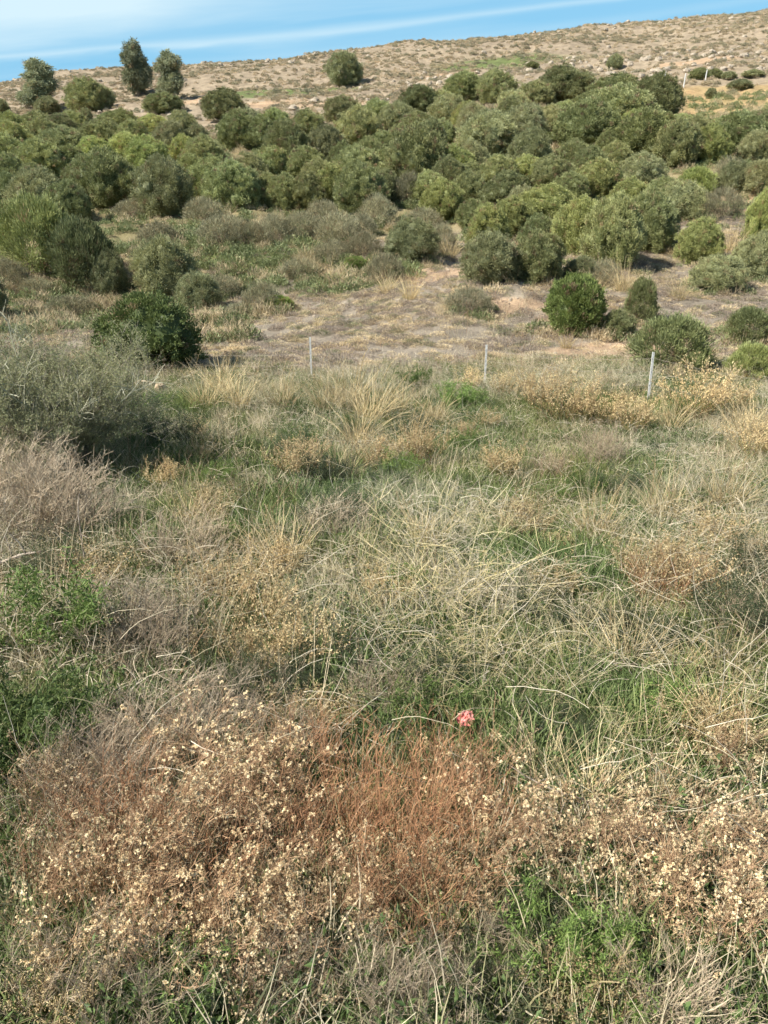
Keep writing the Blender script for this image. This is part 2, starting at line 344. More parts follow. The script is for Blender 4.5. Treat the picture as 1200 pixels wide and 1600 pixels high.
def tuft(seed, nb, hmin, hmax, rad, wid, ca, cb, lean=0.5, droop=0.7, up=1.0, segs=4, tipc=None):
    r = rng_(seed); mb = MB()
    a = r.uniform(0, 6.283, nb); q = rad * np.sqrt(r.random(nb))
    base = np.stack([np.cos(a) * q, np.sin(a) * q, np.full(nb, -0.02)], 1)
    d = np.stack([np.cos(a) * lean * r.random(nb), np.sin(a) * lean * r.random(nb), np.full(nb, up)], 1) + r.normal(0, .22, (nb, 3))
    b = np.stack([d[:, 0], d[:, 1], -np.full(nb, droop) * r.random(nb)], 1) * 1.1
    ln = r.uniform(hmin, hmax, nb)
    P = polyline(base, d, ln, b, segs, 0.10, r)
    ribbons(mb, P, wid * r.uniform(.6, 1.4, nb), cmix(r, nb, ca, cb), r, 0.2, None if tipc is None else cmix(r, nb, tipc, cb))
    return mb
G1, G2 = (.080, .128, .038), (.21, .27, .105)            # green grass
S1, S2 = (.40, .35, .22), (.68, .60, .43)               # straw
P1, P2 = (.46, .42, .30), (.70, .64, .50)               # bleached
GG1, GG2 = (.13, .18, .08), (.27, .31, .17)            # grey green
R1, R2 = (.26, .15, .085), (.48, .32, .19)              # rust
T1, T2 = (.20, .145, .10), (.38, .29, .21)              # brown twig
C1, C2 = (.56, .44, .26), (.88, .75, .50)               # cream seed heads
protos_green = [proto('g', tuft(100 + i, 62, .05, .20, .19, .0078, G1, G2, .8, .8, segs=3), M_grass) for i in range(5)]
protos_gg = [proto('g', tuft(120 + i, 48, .08, .28, .17, .0072, GG1, GG2, .8, .8, segs=3, tipc=S1), M_grass) for i in range(4)]
protos_straw = [proto('g', tuft(140 + i, 44, .08, .32, .16, .0052, S1, S2, .8, .8, segs=3, tipc=P1), M_dry) for i in range(6)]
def lying(seed, n, l0, l1, wid, ca, cb):
    r = rng_(seed); mb = MB()
    base = np.stack([r.normal(0, .16, n), r.normal(0, .16, n), r.uniform(.0, .22, n)], 1)
    d = rdir(r, n); d[:, 2] = r.uniform(-.1, .55, n)
    P = polyline(base, d, r.uniform(l0, l1, n), np.stack([r.normal(0, .5, n), r.normal(0, .5, n), -r.uniform(.2, .9, n)], 1), 5, .12, r)
    tubes(mb, P, wid * r.uniform(.6, 1.3, n), cmix(r, n, ca, cb), .5)
    return mb
protos_lying = [proto('g', lying(160 + i, 12, .12, .42, .0016, S1, P2), M_dry) for i in range(4)]
def herb(seed, n, ca, cb, ln=.035, wd=.016, h=.16, rad=.16):
    r = rng_(seed); mb = MB(); ns = n // 12
    a = r.uniform(0, 6.283, ns); q = rad * np.sqrt(r.random(ns)); base = np.stack([np.cos(a) * q, np.sin(a) * q, np.zeros(ns)], 1)
    d = np.stack([np.cos(a) * .6, np.sin(a) * .6, np.ones(ns)], 1) + r.normal(0, .3, (ns, 3))
    P = polyline(base, d, r.uniform(.4, 1, ns) * h, r.normal(0, .3, (ns, 3)), 4, .1, r)
    tubes(mb, P, .0013, cmix(r, ns, ca, cb))
    k = r.integers(1, 5, (ns, 12)); pp = P[np.arange(ns)[:, None], k].reshape(-1, 3) + r.normal(0, .008, (ns * 12, 3))
    leaves(mb, pp, rdir(r, ns * 12, .4), r, ln * r.uniform(.6, 1.3, ns * 12), wd, cmix(r, ns * 12, ca, cb, .2), .15)
    return mb
protos_herb = [proto('g', herb(180 + i, 240, (.06, .10, .03), (.14, .20, .065), ln=.03, wd=.012), M_leaf) for i in range(4)]
def spike(seed, n, ca, cb, h0, h1):
    """tall dry stalks that carry small seeds along their upper half"""
    r = rng_(seed); mb = MB()
    base = np.stack([r.normal(0, .10, n), r.normal(0, .10, n), np.zeros(n)], 1)
    d = np.stack([r.normal(0, .35, n), r.normal(0, .35, n), np.ones(n)], 1)
    P = polyline(base, d, r.uniform(h0, h1, n), r.normal(0, .35, (n, 3)) * np.array([1, 1, .2]), 6, .05, r)
    c = cmix(r, n, ca, cb); tubes(mb, P, .0030, c, .45)
    m = 26; k = r.uniform(2.6, 6, (n, m)); i = np.minimum(k.astype(int), 5); f = (k - i)[..., None]
    Q = P[np.arange(n)[:, None], i] * (1 - f) + P[np.arange(n)[:, None], i + 1] * f
    leaves(mb, Q.reshape(-1, 3), rdir(r, n * m, .6), r, r.uniform(.008, .022, n * m), .006, cmix(r, n * m, ca, C1, .2), .2)
    return mb
protos_spike = [proto('g', spike(200 + i, 7, S1, S2, .35, .8), M_dry) for i in range(4)] + [proto('g', spike(210 + i, 7, T1, (.45, .28, .16), .3, .65), M_dry) for i in range(3)]

r = rng_(7)
LUSH = [gb(240, 760, 1.0, .7), gb(640, 650, 1.4, .6), gb(370, 720, 1.6, 1.3), gb(470, 800, .9, .9), gb(560, 750, 1.4, .9), gb(700, 700, 1.5, .8), gb(900, 730, 1.6, .9), gb(880, 900, .9, .8), gb(300, 840, 1.0, .8), gb(1000, 640, 2, .8), gb(560, 870, .7, .7),
        gb(430, 1110, .8, .4), gb(820, 1180, .7, .35), gb(1000, 1130, .6, .35), gb(60, 1180, .5, .4), gb(270, 640, .9, .9), gb(1120, 1030, .6, .4)]
def lush(x, y): return region_blobs(x, y, LUSH)
def field(x, y): return sstep(22.5, 20.0, y + (fbm(x * .5, y * .5, 61) - .5) * 3)
gpatch = lambda x, y: fbm(x * .45, y * .45, 11)
def dens_green(x, y): return (0.5 + 0.5 * sstep(.42, .6, gpatch(x, y))) * field(x, y)
def dens_straw(x, y): return (.10 + 0.90 * sstep(.57, .46, gpatch(x, y))) * np.interp(y, [0, 4, 6, 24], [.35, .5, 1, 1]) * field(x, y)
def near_boost(n, y0, y1, dens):
    a = scatter(r, n, y0, y1, dens, pad=1.2); b = scatter(r, n // 2, y0, 8, dens, pad=1.2)
    return np.concatenate([a[0], b[0]]), np.concatenate([a[1], b[1]])
x, y = near_boost(12500, 1.0, 23, dens_green)
cover('green_grass', 'short green grass under and between the dry stalks', protos_green, x, y, r.uniform(.7, 1.35, len(x)) * (1 + .35 * lush(x, y)), r)
x, y = near_boost(6000, 1.0, 23, lambda x, y: (.3 + .7 * sstep(.4, .6, fbm(x * .6, y * .6, 17))) * field(x, y) * (1 - .6 * lush(x, y)))
cover('grey_green_grass', 'grey green grass with dry tips across the field', protos_gg, x, y, r.uniform(.7, 1.3, len(x)), r, .2)
x, y = near_boost(8000, 1.0, 23.5, lambda x, y: dens_straw(x, y) * (1 - .72 * lush(x, y)))
cover('straw_grass', 'pale straw coloured dry grass across the field', protos_straw, x, y, r.uniform(.6, 1.25, len(x)), r, .3)
x, y = near_boost(2600, 2.0, 22, lambda x, y: sstep(2.2, 5, y) * (.35 + .65 * sstep(.45, .6, fbm(x * .8, y * .8, 23))) * field(x, y) * (1 - .8 * lush(x, y)))
cover('fallen_stalks', 'bleached fallen stalks lying tangled over the grass', protos_lying, x, y, r.uniform(.7, 1.5, len(x)), r, .25, .03)
x, y = near_boost(4200, 1.0, 20, lambda x, y: sstep(.46, .58, fbm(x * .7, y * .7, 29)) * field(x, y))
cover('low_herbs', 'low dark green herbs growing in the grass', protos_herb, x, y, r.uniform(.7, 1.5, len(x)), r)
x, y = near_boost(1500, 2.4, 23, lambda x, y: sstep(2.6, 5, y) * (.15 + .85 * sstep(.5, .62, fbm(x * .5, y * .5, 31))) * field(x, y))
cover('seeding_stalks', 'thin dry seeding stalks standing above the grass', protos_spike, x, y, r.uniform(.5, 1.0, len(x)), r, .15)

# mid-distance cover: low scrub on the slope, weeds between the shrubs
def scrub(seed, nb, ca, cb, hh=.3, rad=.35, wid=.016, ln=(.06, .16)):
    r = rng_(seed); mb = MB()
    a = r.uniform(0, 6.283, nb); q = rad * np.sqrt(r.random(nb)); z = hh * (1 - (q / rad) ** 2) * r.random(nb)
    p = np.stack([np.cos(a) * q, np.sin(a) * q, z], 1)
    d = np.stack([np.cos(a) * .5, np.sin(a) * .5, np.full(nb, .9)], 1) + r.normal(0, .45, (nb, 3))
    leaves(mb, p, d, r, r.uniform(ln[0], ln[1], nb), wid, cmix(r, nb, ca, cb, .2))
    return mb
protos_sl = [proto('g', scrub(300 + i, 260, (.235, .195, .155), (.40, .335, .265)), M_dry) for i in range(3)] + \
            [proto('g', scrub(310 + i, 260, (.46, .37, .22), (.70, .58, .38)), M_dry) for i in range(2)] + [proto('g', scrub(320, 260, (.15, .17, .08), (.27, .27, .15)), M_leaf)]
x, y = scatter(r, 15000, 20.5, 46, lambda x, y: .9 * (.35 + .65 * sstep(.38, .55, fbm(x * .5, y * .5, 37))) * (1 - .75 * region_blobs(x, y, BARE)), pad=2)
cover('low_dry_scrub', 'low purplish brown scrub and dry grass on the slope beyond the fence', protos_sl, x, y, r.uniform(.35, .95, len(x)), r, .1, 0, r.uniform(.35, .8, len(x)))
protos_gr = [proto('g', scrub(330 + i, 300, (.13, .17, .065), (.28, .31, .15), .35, .4, .03, (.07, .16)), M_leaf) for i in range(3)] + [proto('g', scrub(340, 240, (.40, .33, .20), (.6, .5, .33), .5, .35, .014, (.12, .3)), M_dry)]
x, y = scatter(r, 19000, 25, 110, lambda x, y: np.clip(region_blobs(x, y, GREEN) * (y < 60) + .25 * sstep(42, 50, y), 0, 1), pad=3)
cover('weeds', 'rank green weeds in the hollow and between the shrubs', protos_gr, x, y, r.uniform(.7, 1.6, len(x)), r, .15)
x, y = scatter(r, 3600, 20.5, 48, lambda x, y: .8 * sstep(.42, .6, fbm(x * .4, y * .4, 53)), pad=2)
cover('slope_stalks', 'thin dry stalks standing on the brown slope', protos_spike, x, y, r.uniform(.5, 1.1, len(x)), r, .2)
x, y = scatter(r, 2500, 20.5, 60, lambda x, y: .15 + .85 * region_blobs(x, y, BARE), pad=2)
SLOPE_STONES = (x, y)
# far hill: dwarf shrubs, dry tussocks and loose stones
def stone_mb(seed):
    r = rng_(seed); mb = MB(); blob(mb, (0, 0, .12), (.5, .38, .28), (1, 1, 1), r, .22, 8, 6); return mb
protos_far = [proto('g', scrub(350 + i, 200, (.30, .26, .165), (.41, .36, .24), .6, .8, .09, (.2, .5)), M_dry) for i in range(2)] + \
             [proto('g', scrub(360 + i, 200, (.42, .34, .22), (.58, .49, .34), .6, .7, .07, (.2, .45)), M_dry) for i in range(3)] + [proto('g', scrub(370, 200, (.23, .22, .14), (.33, .31, .20), .7, .8, .1, (.2, .5)), M_leaf)]
x, y = scatter(r, 26000, 98, 272, lambda x, y: .95 * (.3 + .7 * sstep(.4, .56, fbm(x * .08, y * .08, 43))) * (1 - .93 * region_blobs(x, y, OFIELD)) * (1 - .6 * region_blobs(x, y, BARE)), pad=8)
cover('hillside_scrub', 'sparse dwarf scrub and dry tussocks dotted over the far hill', protos_far, x, y, r.uniform(.25, .8, len(x)) , r, .1)
ROCKY = [gb(1130, 100, 16, 14), gb(980, 95, 18, 10), gb(680, 130, 12, 10), gb(1170, 80, 14, 12), gb(850, 120, 14, 8)]
protos_st = [bpy.data.objects.new('g', stone_mb(380 + i).mesh('g', M_stone_far, False)) for i in range(4)]
x, y = SLOPE_STONES; cover('slope_pebbles', 'small loose stones and clods on the brown slope', protos_st, x, y, r.uniform(.04, .16, len(x)), r, .3)
x, y = scatter(r, 3600, 98, 268, lambda x, y: np.clip(.12 + region_blobs(x, y, ROCKY), 0, 1) * (1 - region_blobs(x, y, OFIELD)), pad=8)
cover('loose_stones', 'loose pale stones scattered over the far hill', protos_st, x, y, r.uniform(.3, 1.5, len(x)) ** 1.3, r, .3)

# ------------------------------------------------------------------ things
def thing(name, label, cat, group=None, loc=(0, 0, 0), rz=0.0, scale=(1, 1, 1)):
    o = bpy.data.objects.new(name, None); COL.objects.link(o); o.empty_display_size = .2
    o.location = loc; o.rotation_euler = (0, 0, rz); o.scale = scale
    o['label'] = label; o['category'] = cat
    if group: o['group'] = group
    return o
def part(name, mesh, parent, color=None, label=None):
    o = bpy.data.objects.new(name, mesh); COL.objects.link(o); o.parent = parent
    if color is not None: o.color = (*color, 1)
    if label: o['label'] = label
    return o

# --- shrubs: a domed crown of leafy clumps over a few stems; unit radius 1, height about 1.7
def crown(seed, lobes, nclump, nleaf, ln, wd, ca, cb, upw=.5, clr=.17, core=True, airy=0.0):
    r = rng_(seed); mb = MB()
    lobes = np.asarray(lobes, float)                         # x y z rx rz
    if core:
        for (lx, ly, lz, rx, rz_) in lobes:
            blob(mb, (lx, ly, lz), (rx * .72, rx * .72, rz_ * .72), np.asarray(ca) * .9, r, .10, 12, 9)
    area = lobes[:, 3] * lobes[:, 4]; pr = area / area.sum()
    li = r.choice(len(lobes), nclump * 3, p=pr); d = rdir(r, nclump * 3, .25)
    c = lobes[li, :3] + d * lobes[li][:, [3, 3, 4]] * r.uniform(.86 - airy, 1.04 + airy * .3, (nclump * 3, 1))
    inside = np.zeros(len(c), bool)
    for j, (lx, ly, lz, rx, rz_) in enumerate(lobes):
        q = (((c[:, 0] - lx) ** 2 + (c[:, 1] - ly) ** 2) / rx ** 2 + (c[:, 2] - lz) ** 2 / rz_ ** 2) < .80
        inside |= q & (li != j)
    ok = (~inside) & (c[:, 2] > .03); c = c[ok][:nclump]; d = d[ok][:nclump]; n = len(c)
    cs = r.uniform(.6, 1.35, n) * clr
    cc = cmix(r, n, ca, cb, .22)
    brn = r.random(n) < .05; cc[brn] = cmix(r, int(brn.sum()), (.24, .18, .10), (.34, .26, .15))      # a few dying sprays
    spr = r.random(n) < .09; c[spr] += d[spr] * r.uniform(.05, .17, (int(spr.sum()), 1)); cs[spr] *= .62  # sprays that stand out of the outline
    P = np.repeat(c, nleaf, 0); D = np.repeat(d, nleaf, 0); S = np.repeat(cs, nleaf)[:, None]
    off = unit(r.normal(size=P.shape)) * r.random((len(P), 1)) ** .6
    P = P + off * S
    dirs = D * .7 + off * .7 + r.normal(0, .35, P.shape); dirs[:, 2] += upw
    col = np.repeat(cc, nleaf, 0) * (1 + r.uniform(-.22, .22, (len(P), 1)))
    keep = P[:, 2] > .01
    leaves(mb, P[keep], dirs[keep], r, ln * r.uniform(.6, 1.3, keep.sum()), wd, col[keep], .1)
    return mb
def stems(seed, n=7, h=.9, spread=.5, rad=.028, col=(.16, .12, .085)):
    r = rng_(seed); mb = MB(); a = r.uniform(0, 6.283, n)
    base = np.stack([np.cos(a) * .08, np.sin(a) * .08, np.full(n, -.15)], 1)
    d = np.stack([np.cos(a) * spread, np.sin(a) * spread, np.ones(n)], 1)
    P = polyline(base, d, r.uniform(.7, 1.1, n) * h, r.normal(0, .4, (n, 3)), 5, .08, r)
    tubes(mb, P, rad * r.uniform(.6, 1.2, n), cmix(r, n, col, np.asarray(col) * 1.6), .35, 5)
    k = 5; Q = np.repeat(P[:, 3], k, 0)
    P2 = polyline(Q, rdir(r, n * k, .5), r.uniform(.25, .5, n * k) * h, r.normal(0, .4, (n * k, 3)), 3, .1, r)
    tubes(mb, P2, rad * .35, cmix(r, n * k, col, np.asarray(col) * 1.6), .4, 3)
    return mb
def dome_lobes(seed, k, flat=1.0):
    """one low round dome that reaches the ground, its surface broken by unequal shoulders"""
    r = rng_(seed); L_ = [(0, 0, .50 * flat, .80, .88 * flat)]
    n = 9 + 2 * k
    for i in range(n):
        e = math.asin(min(.98, (i + .5) / n * 1.02)); q = i * 2.39996 + r.uniform(-.6, .6)
        rr = r.uniform(.20, .36); d = (.93 - rr) * r.uniform(.95, 1.14)
        L_.append((math.cos(q) * math.cos(e) * d * 1.1, math.sin(q) * math.cos(e) * d * 1.1, (.35 + math.sin(e) * (d + .16)) * flat, rr, rr * r.uniform(.85, 1.1) * flat))
    return L_
O1, O2 = (.190, .214, .080), (.43, .445, .21)         # olive green
CR = {}; ST = {}
for i in range(6):
    CR['o%d' % i] = crown(500 + i, dome_lobes(500 + i, 4 + i % 3), 760, 46, .058, .019, O1, O2, .7, .10).mesh('shrub_foliage', M_leaf)
for i in range(3):
    CR['g%d' % i] = crown(520 + i, dome_lobes(520 + i, 5), 560, 46, .060, .019, (.205, .220, .100), (.42, .43, .225), .6, .13, True, .10).mesh('shrub_foliage', M_leaf)
for i in range(3):
    CR['s%d' % i] = crown(530 + i, dome_lobes(530 + i, 5, .8), 220, 34, .14, .016, (.21, .205, .12), (.39, .37, .235), .8, .22, False, .35).mesh('shrub_foliage', M_dry)
for i in range(2):
    CR['a%d' % i] = crown(540 + i, dome_lobes(540 + i, 6), 400, 44, .12, .02, (.16, .19, .07), (.34, .37, .17), .9, .18, False, .25).mesh('shrub_foliage', M_leaf)
CR['r0'] = crown(550, [(0, 0, .85, .86, .86), (.25, .1, 1.0, .66, .62), (-.25, -.1, .8, .70, .70)], 560, 50, .09, .026, (.14, .19, .05), (.31, .38, .125), .8, .12).mesh('shrub_foliage', M_leaf)
for i in range(3):
    r = rng_(560 + i)
    lob = [(r.uniform(-.35, .35), r.uniform(-.35, .35), z, r.uniform(.50, .66), r.uniform(.4, .55)) for z in (.65, 1.1, 1.55, 2.0, 2.35)] + [(.05, 0, 2.65, .3, .35), (-.4, .1, 1.0, .35, .4), (.45, 0, 1.25, .36, .4)]
    CR['e%d' % i] = crown(560 + i, lob, 330, 40, .15, .035, (.15, .17, .10), (.30, .32, .20), -.3, .17, True, .2).mesh('tree_foliage', M_leaf)
for i in range(3):
    ST['s%d' % i] = stems(580 + i).mesh('shrub_stem', M_bark)
def eut(seed):
    r = rng_(seed); mb = MB()
    P = polyline(np.zeros((1, 3)), np.array([[.03, 0, 1.]]), np.array([2.3]), np.array([[.1, .1, 0]]), 8, .05, r); tubes(mb, P, .085, (.28, .23, .17), .3, 7)
    Q = P[0, [2, 3, 3, 4, 5, 6]]; P2 = polyline(Q, rdir(r, 6, .8), r.uniform(.5, .8, 6), r.normal(0, .3, (6, 3)), 4, .1, r); tubes(mb, P2, .03, (.28, .23, .17), .3, 4)
    return mb
ST['e'] = eut(590).mesh('tree_trunk', M_bark)

SKIRT = []
def shrub(px, pb, wpx, hpx, kind, label, group, tint=(1, 1, 1), name='shrub', cat='shrub', seed=0, xy=None):
    if xy is None: x, y, z = ground(px, pb)
    else: x, y = xy; z = float(height(x, y))
    dp = max(depth_of(x, y, z), 1.0); m = dp / F
    if xy is None:                                      # stand it so that its front edge, not its middle, is at the given point
        ww = wpx * m * .5; y2 = y + ww * .55; x = x * y2 / y; y = y2; z = float(height(x, y)); m = depth_of(x, y, z) / F
    r = rng_(9000 + seed)
    tall = 3.0 if kind[0] == 'e' else (1.2 if kind[0] in 's' else 1.72 if kind[0] == 'r' else 1.5)
    sx = wpx * m * .5 * 1.06; phi = max(0.0, math.atan2(H0 - z, math.hypot(x, y))); szz = max(hpx * .55, hpx - .5 * wpx * math.sin(phi)) * m / tall * 1.03
    t = thing(name, label, cat, group, (x, y, z - .03), r.uniform(0, 6.283), (sx, sx * r.uniform(.9, 1.1), szz))
    big = kind[0] == 'e'
    if y < 75: SKIRT.append((x, y, sx))
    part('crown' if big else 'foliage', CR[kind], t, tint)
    part('trunk' if big else 'stem', ST['e'] if big else ST['s%d' % (seed % 3)], t)
    return t
TINT = {'o': (1, 1, 1), 'y': (1.12, 1.12, .97), 'd': (.86, .88, .88), 'g': (1, 1, 1), 'yg': (1.08, 1.12, .88), 'k': (.76, .78, .80), 's': (1, 1, 1), 'l': (1.15, 1.15, 1.18)}  # k and d darken foliage; on shaded shrubs the shade is put into colour
HUE = {'o': 'olive green', 'y': 'yellowish green', 'd': 'dark green', 'g': 'grey green', 's': 'dry grey brown'}
_cnt = [0]
# the named shrubs: px, foot, width, height, mesh, tint, label
KEY = [
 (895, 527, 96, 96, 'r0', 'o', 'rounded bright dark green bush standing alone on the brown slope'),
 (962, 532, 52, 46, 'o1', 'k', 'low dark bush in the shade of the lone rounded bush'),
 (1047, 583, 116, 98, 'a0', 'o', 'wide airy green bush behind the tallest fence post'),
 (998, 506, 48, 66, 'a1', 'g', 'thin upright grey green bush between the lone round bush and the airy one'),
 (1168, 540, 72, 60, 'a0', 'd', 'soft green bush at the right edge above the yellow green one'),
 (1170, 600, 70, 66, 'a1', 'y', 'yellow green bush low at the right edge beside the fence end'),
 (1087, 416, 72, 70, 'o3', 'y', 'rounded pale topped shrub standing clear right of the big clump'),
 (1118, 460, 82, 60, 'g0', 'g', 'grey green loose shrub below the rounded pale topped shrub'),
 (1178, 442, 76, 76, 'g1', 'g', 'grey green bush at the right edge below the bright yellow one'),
 (1192, 388, 60, 88, 'o2', 'yg', 'bright yellow green bush cut by the right edge'),
 (905, 405, 88, 88, 'o0', 'y', 'left dome of the big clump above the lone round bush'),
 (952, 420, 96, 108, 'o4', 'o', 'tall middle dome of the big clump above the lone round bush'),
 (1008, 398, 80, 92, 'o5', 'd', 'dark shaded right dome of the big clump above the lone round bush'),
 (985, 335, 66, 48, 'o1', 'y', 'yellow topped shrub peeping over the big clump'),
 (1060, 348, 82, 62, 'g2', 'g', 'brownish green shrub right behind the big clump'),
 (1086, 312, 60, 44, 'a0', 'yg', 'small fresh green shrub on the bare patch above the big clump'),
 (840, 442, 80, 78, 'o2', 'o', 'dark green dome at the lower right corner of the left clump'),
 (765, 447, 88, 82, 'g0', 'g', 'grey green bush lowest in the clump beside the bare track'),
 (760, 398, 74, 72, 'o3', 'y', 'yellowish dome at the left flank of the middle clump'),
 (797, 378, 66, 62, 'o0', 'y', 'light green dome topping the middle clump'),
 (852, 348, 92, 56, 'o5', 'y', 'broad pale yellow green shrub behind the big clump'),
 (907, 442, 54, 42, 'g1', 'd', 'small grey green bush in front of the big clump'),
 (645, 413, 80, 64, 'g2', 'd', 'solitary grey green bush on the bare bank left of the clumps'),
 (730, 492, 70, 40, 's0', 's', 'low straggly brown green shrub in the middle of the brown slope'),
 (70, 436, 112, 112, 'a1', 'y', 'large feathery pale green bush at the left beyond the grey shrub'),
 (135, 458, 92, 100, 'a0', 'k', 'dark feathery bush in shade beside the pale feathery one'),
 (175, 470, 60, 70, 'g1', 'k', 'dark grey bush between the two big feathery bushes'),
 (262, 470, 104, 98, 'g2', 'g', 'large grey brown bush on the near side of the hollow'),
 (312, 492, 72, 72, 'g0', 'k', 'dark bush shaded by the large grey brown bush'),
 (410, 492, 62, 48, 's1', 'd', 'brown shrub at the lower end of the green hollow'),
 (436, 488, 44, 26, 'r0', 'yg', 'low bright green cushion at the foot of the hollow'),
 (556, 424, 40, 22, 'r0', 'o', 'small bright dark green cushion on the bank'),
 (650, 296, 104, 92, 'o3', 'o', 'tall broad shrub rising in the middle of the belt'),
 (672, 262, 52, 66, 'o2', 'k', 'dark shaded shrub behind the tall broad one in mid belt'),
 (172, 330, 96, 84, 'o4', 'd', 'tall dark rounded shrub at the lower left of the belt'),
 (262, 342, 96, 86, 'g1', 'g', 'broad grey green shrub right of the tall dark rounded one'),
 (65, 352, 88, 78, 'g2', 'l', 'silvery topped shrub at the far left of the belt'),
 (690, 350, 66, 62, 'o0', 'y', 'yellowish shrub at the near corner of the belt'),
 (565, 338, 82, 72, 'o5', 'd', 'big dark shrub on the near edge of the belt'),
 (538, 138, 62, 46, 'g0', 'd', 'round dark bush alone on the far hill'),
 (140, 177, 66, 42, 'o1', 'o', 'wide rounded bush between the far trees'),
 (160, 172, 44, 32, 'g1', 'g', 'grey bush joined to the wide rounded one between the far trees'),
 (255, 180, 60, 28, 'o2', 'd', 'low dark hedge-like bush below the pair of far trees'),
 (4, 184, 28, 26, 'g0', 'd', 'small dark bush at the far left edge below the skyline'),
 (76, 180, 36, 24, 'g2', 'g', 'small grey bush at the foot of the leftmost far tree'),
 (137, 198, 20, 24, 'g0', 'g', 'small grey upright bush in front of the wide rounded far one'),
 (960, 110, 24, 20, 'g1', 'd', 'small dark bush on the far hill above the belt'),
 (832, 108, 20, 9, 'o2', 'o', 'tiny green cushion bush on the far hill'),
 (1092, 124, 34, 16, 'o3', 'd', 'low dark bush at the far edge of the orange field'),
 (1116, 123, 26, 14, 'o4', 'o', 'low green bush second along the far edge of the orange field'),
 (1138, 126, 24, 11, 'g0', 'd', 'small dark bush third along the far edge of the orange field'),
 (1175, 124, 34, 10, 'g1', 'g', 'low grey bush farthest right along the orange field edge'),
 (-30, 505, 90, 90, 'g1', 'd', 'grey bush half out of view at the left edge, its shade on the ground'),  # added at the frame edge to throw a shadow patch on the slope
 (1155, 143, 36, 15, 'g2', 'd', 'wide dark bush inside the orange field'),
 (1110, 154, 18, 14, 'g0', 'k', 'small round dark bush alone in the orange field'),
]
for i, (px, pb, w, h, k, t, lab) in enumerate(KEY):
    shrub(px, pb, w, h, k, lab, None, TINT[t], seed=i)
for i, (px, pb, w, h, k, lab) in enumerate([(63, 172, 62, 64, 'e0', 'leftmost dark tree on the skyline'), (217, 155, 48, 74, 'e1', 'tallest slim tree of the skyline pair'), (270, 155, 54, 62, 'e2', 'shorter broad tree of the skyline pair')]):
    shrub(px, pb, w, h, k, lab, 'trees on the far rise', (1.25, 1.25, 1.2), 'tree', 'tree', 200 + i)

# the shrubs of the belt, read off the photograph
BELT = [
 (702,306,60,52,'o'),(668,322,54,46,'o'),(560,294,72,54,'o'),(600,262,60,46,'o'),(425,292,56,48,'o'),(655,232,66,48,'o'),(15,296,54,44,'o'),(735,300,54,44,'o'),
 (20,225,54,40,'y'),(60,215,50,34,'o'),(95,222,54,37,'o'),(25,250,64,50,'y'),(75,245,64,46,'o'),(105,258,80,52,'o'),(165,232,52,40,'d'),(190,212,54,36,'y'),(210,232,48,36,'o'),
 (285,212,44,32,'g'),(270,236,50,38,'g'),(311,226,30,50,'g'),(350,190,60,40,'o'),(385,218,54,42,'g'),(372,238,64,52,'o'),(200,256,56,42,'y'),(230,270,66,48,'y'),(15,278,64,56,'o'),
 (70,288,76,58,'o'),(112,278,54,42,'o'),(130,308,56,54,'o'),(300,302,54,58,'y'),(330,312,64,60,'o'),(365,330,76,78,'o'),(392,300,54,56,'o'),(15,330,54,80,'d'),(60,312,56,48,'o'),
 (112,352,66,62,'k'),(5,382,40,62,'k'),(240,212,50,30,'y'),(320,262,60,44,'o'),(290,256,46,40,'y'),(150,262,52,40,'y'),(145,235,50,36,'o'),(115,205,46,26,'o'),(20,205,46,24,'d'),(170,204,40,22,'o'),
 (410,232,46,44,'d'),(450,264,66,64,'o'),(510,252,56,48,'g'),(482,220,52,36,'d'),(535,195,56,38,'o'),(560,234,64,56,'o'),(577,268,50,54,'o'),(620,204,50,38,'g'),(655,184,60,40,'d'),
 (625,248,46,52,'o'),(725,164,60,42,'d'),(775,165,56,44,'o'),(700,198,54,40,'g'),(740,218,56,46,'g'),(760,248,80,62,'g'),(732,202,50,36,'y'),(420,328,54,72,'o'),(447,332,54,78,'o'),
 (482,332,58,76,'o'),(520,324,60,66,'y'),(600,322,54,56,'d'),(710,292,66,52,'y'),(737,277,50,46,'g'),(732,330,60,74,'o'),(775,304,64,54,'o'),(430,290,60,52,'y'),(480,285,60,48,'o'),(540,285,60,50,'o'),(430,215,44,36,'o'),
 (590,200,50,36,'o'),(600,285,50,44,'o'),(690,235,44,40,'o'),(690,180,44,32,'o'),
 (880,164,80,46,'d'),(835,168,56,36,'o'),(960,168,80,44,'o'),(1020,192,74,64,'d'),(962,208,112,60,'o'),(912,238,92,66,'d'),(820,232,64,62,'g'),(826,268,60,58,'g'),(862,224,54,48,'o'),
 (786,238,54,62,'g'),(985,228,50,46,'y'),(1008,258,92,70,'y'),(950,248,42,52,'o'),(1055,264,70,72,'d'),(1082,232,56,42,'o'),(1105,257,58,52,'y'),(1150,244,84,54,'d'),(1192,232,64,50,'d'),
 (1180,258,56,46,'g'),(1000,297,60,50,'g'),(920,292,64,54,'o'),(895,274,54,46,'o'),(932,308,68,52,'y'),(1146,302,52,46,'g'),(1187,308,64,50,'g'),(822,294,62,44,'y'),(862,304,66,52,'o'),
 (790,334,74,62,'o'),(1130,212,54,24,'y'),(1060,206,46,22,'o'),(800,205,50,40,'o'),(920,185,54,36,'o'),(1030,170,40,30,'o'),(800,178,50,30,'g'),(880,345,50,40,'o'),(740,362,50,44,'o'),(815,345,54,46,'g'),
 (890,320,54,44,'o'),(960,270,50,40,'o'),(840,395,56,52,'o'),(1030,330,56,44,'d'),(880,200,48,36,'o'),(660,228,40,34,'g'),(500,300,54,44,'o'),(560,205,44,30,'o'),
]
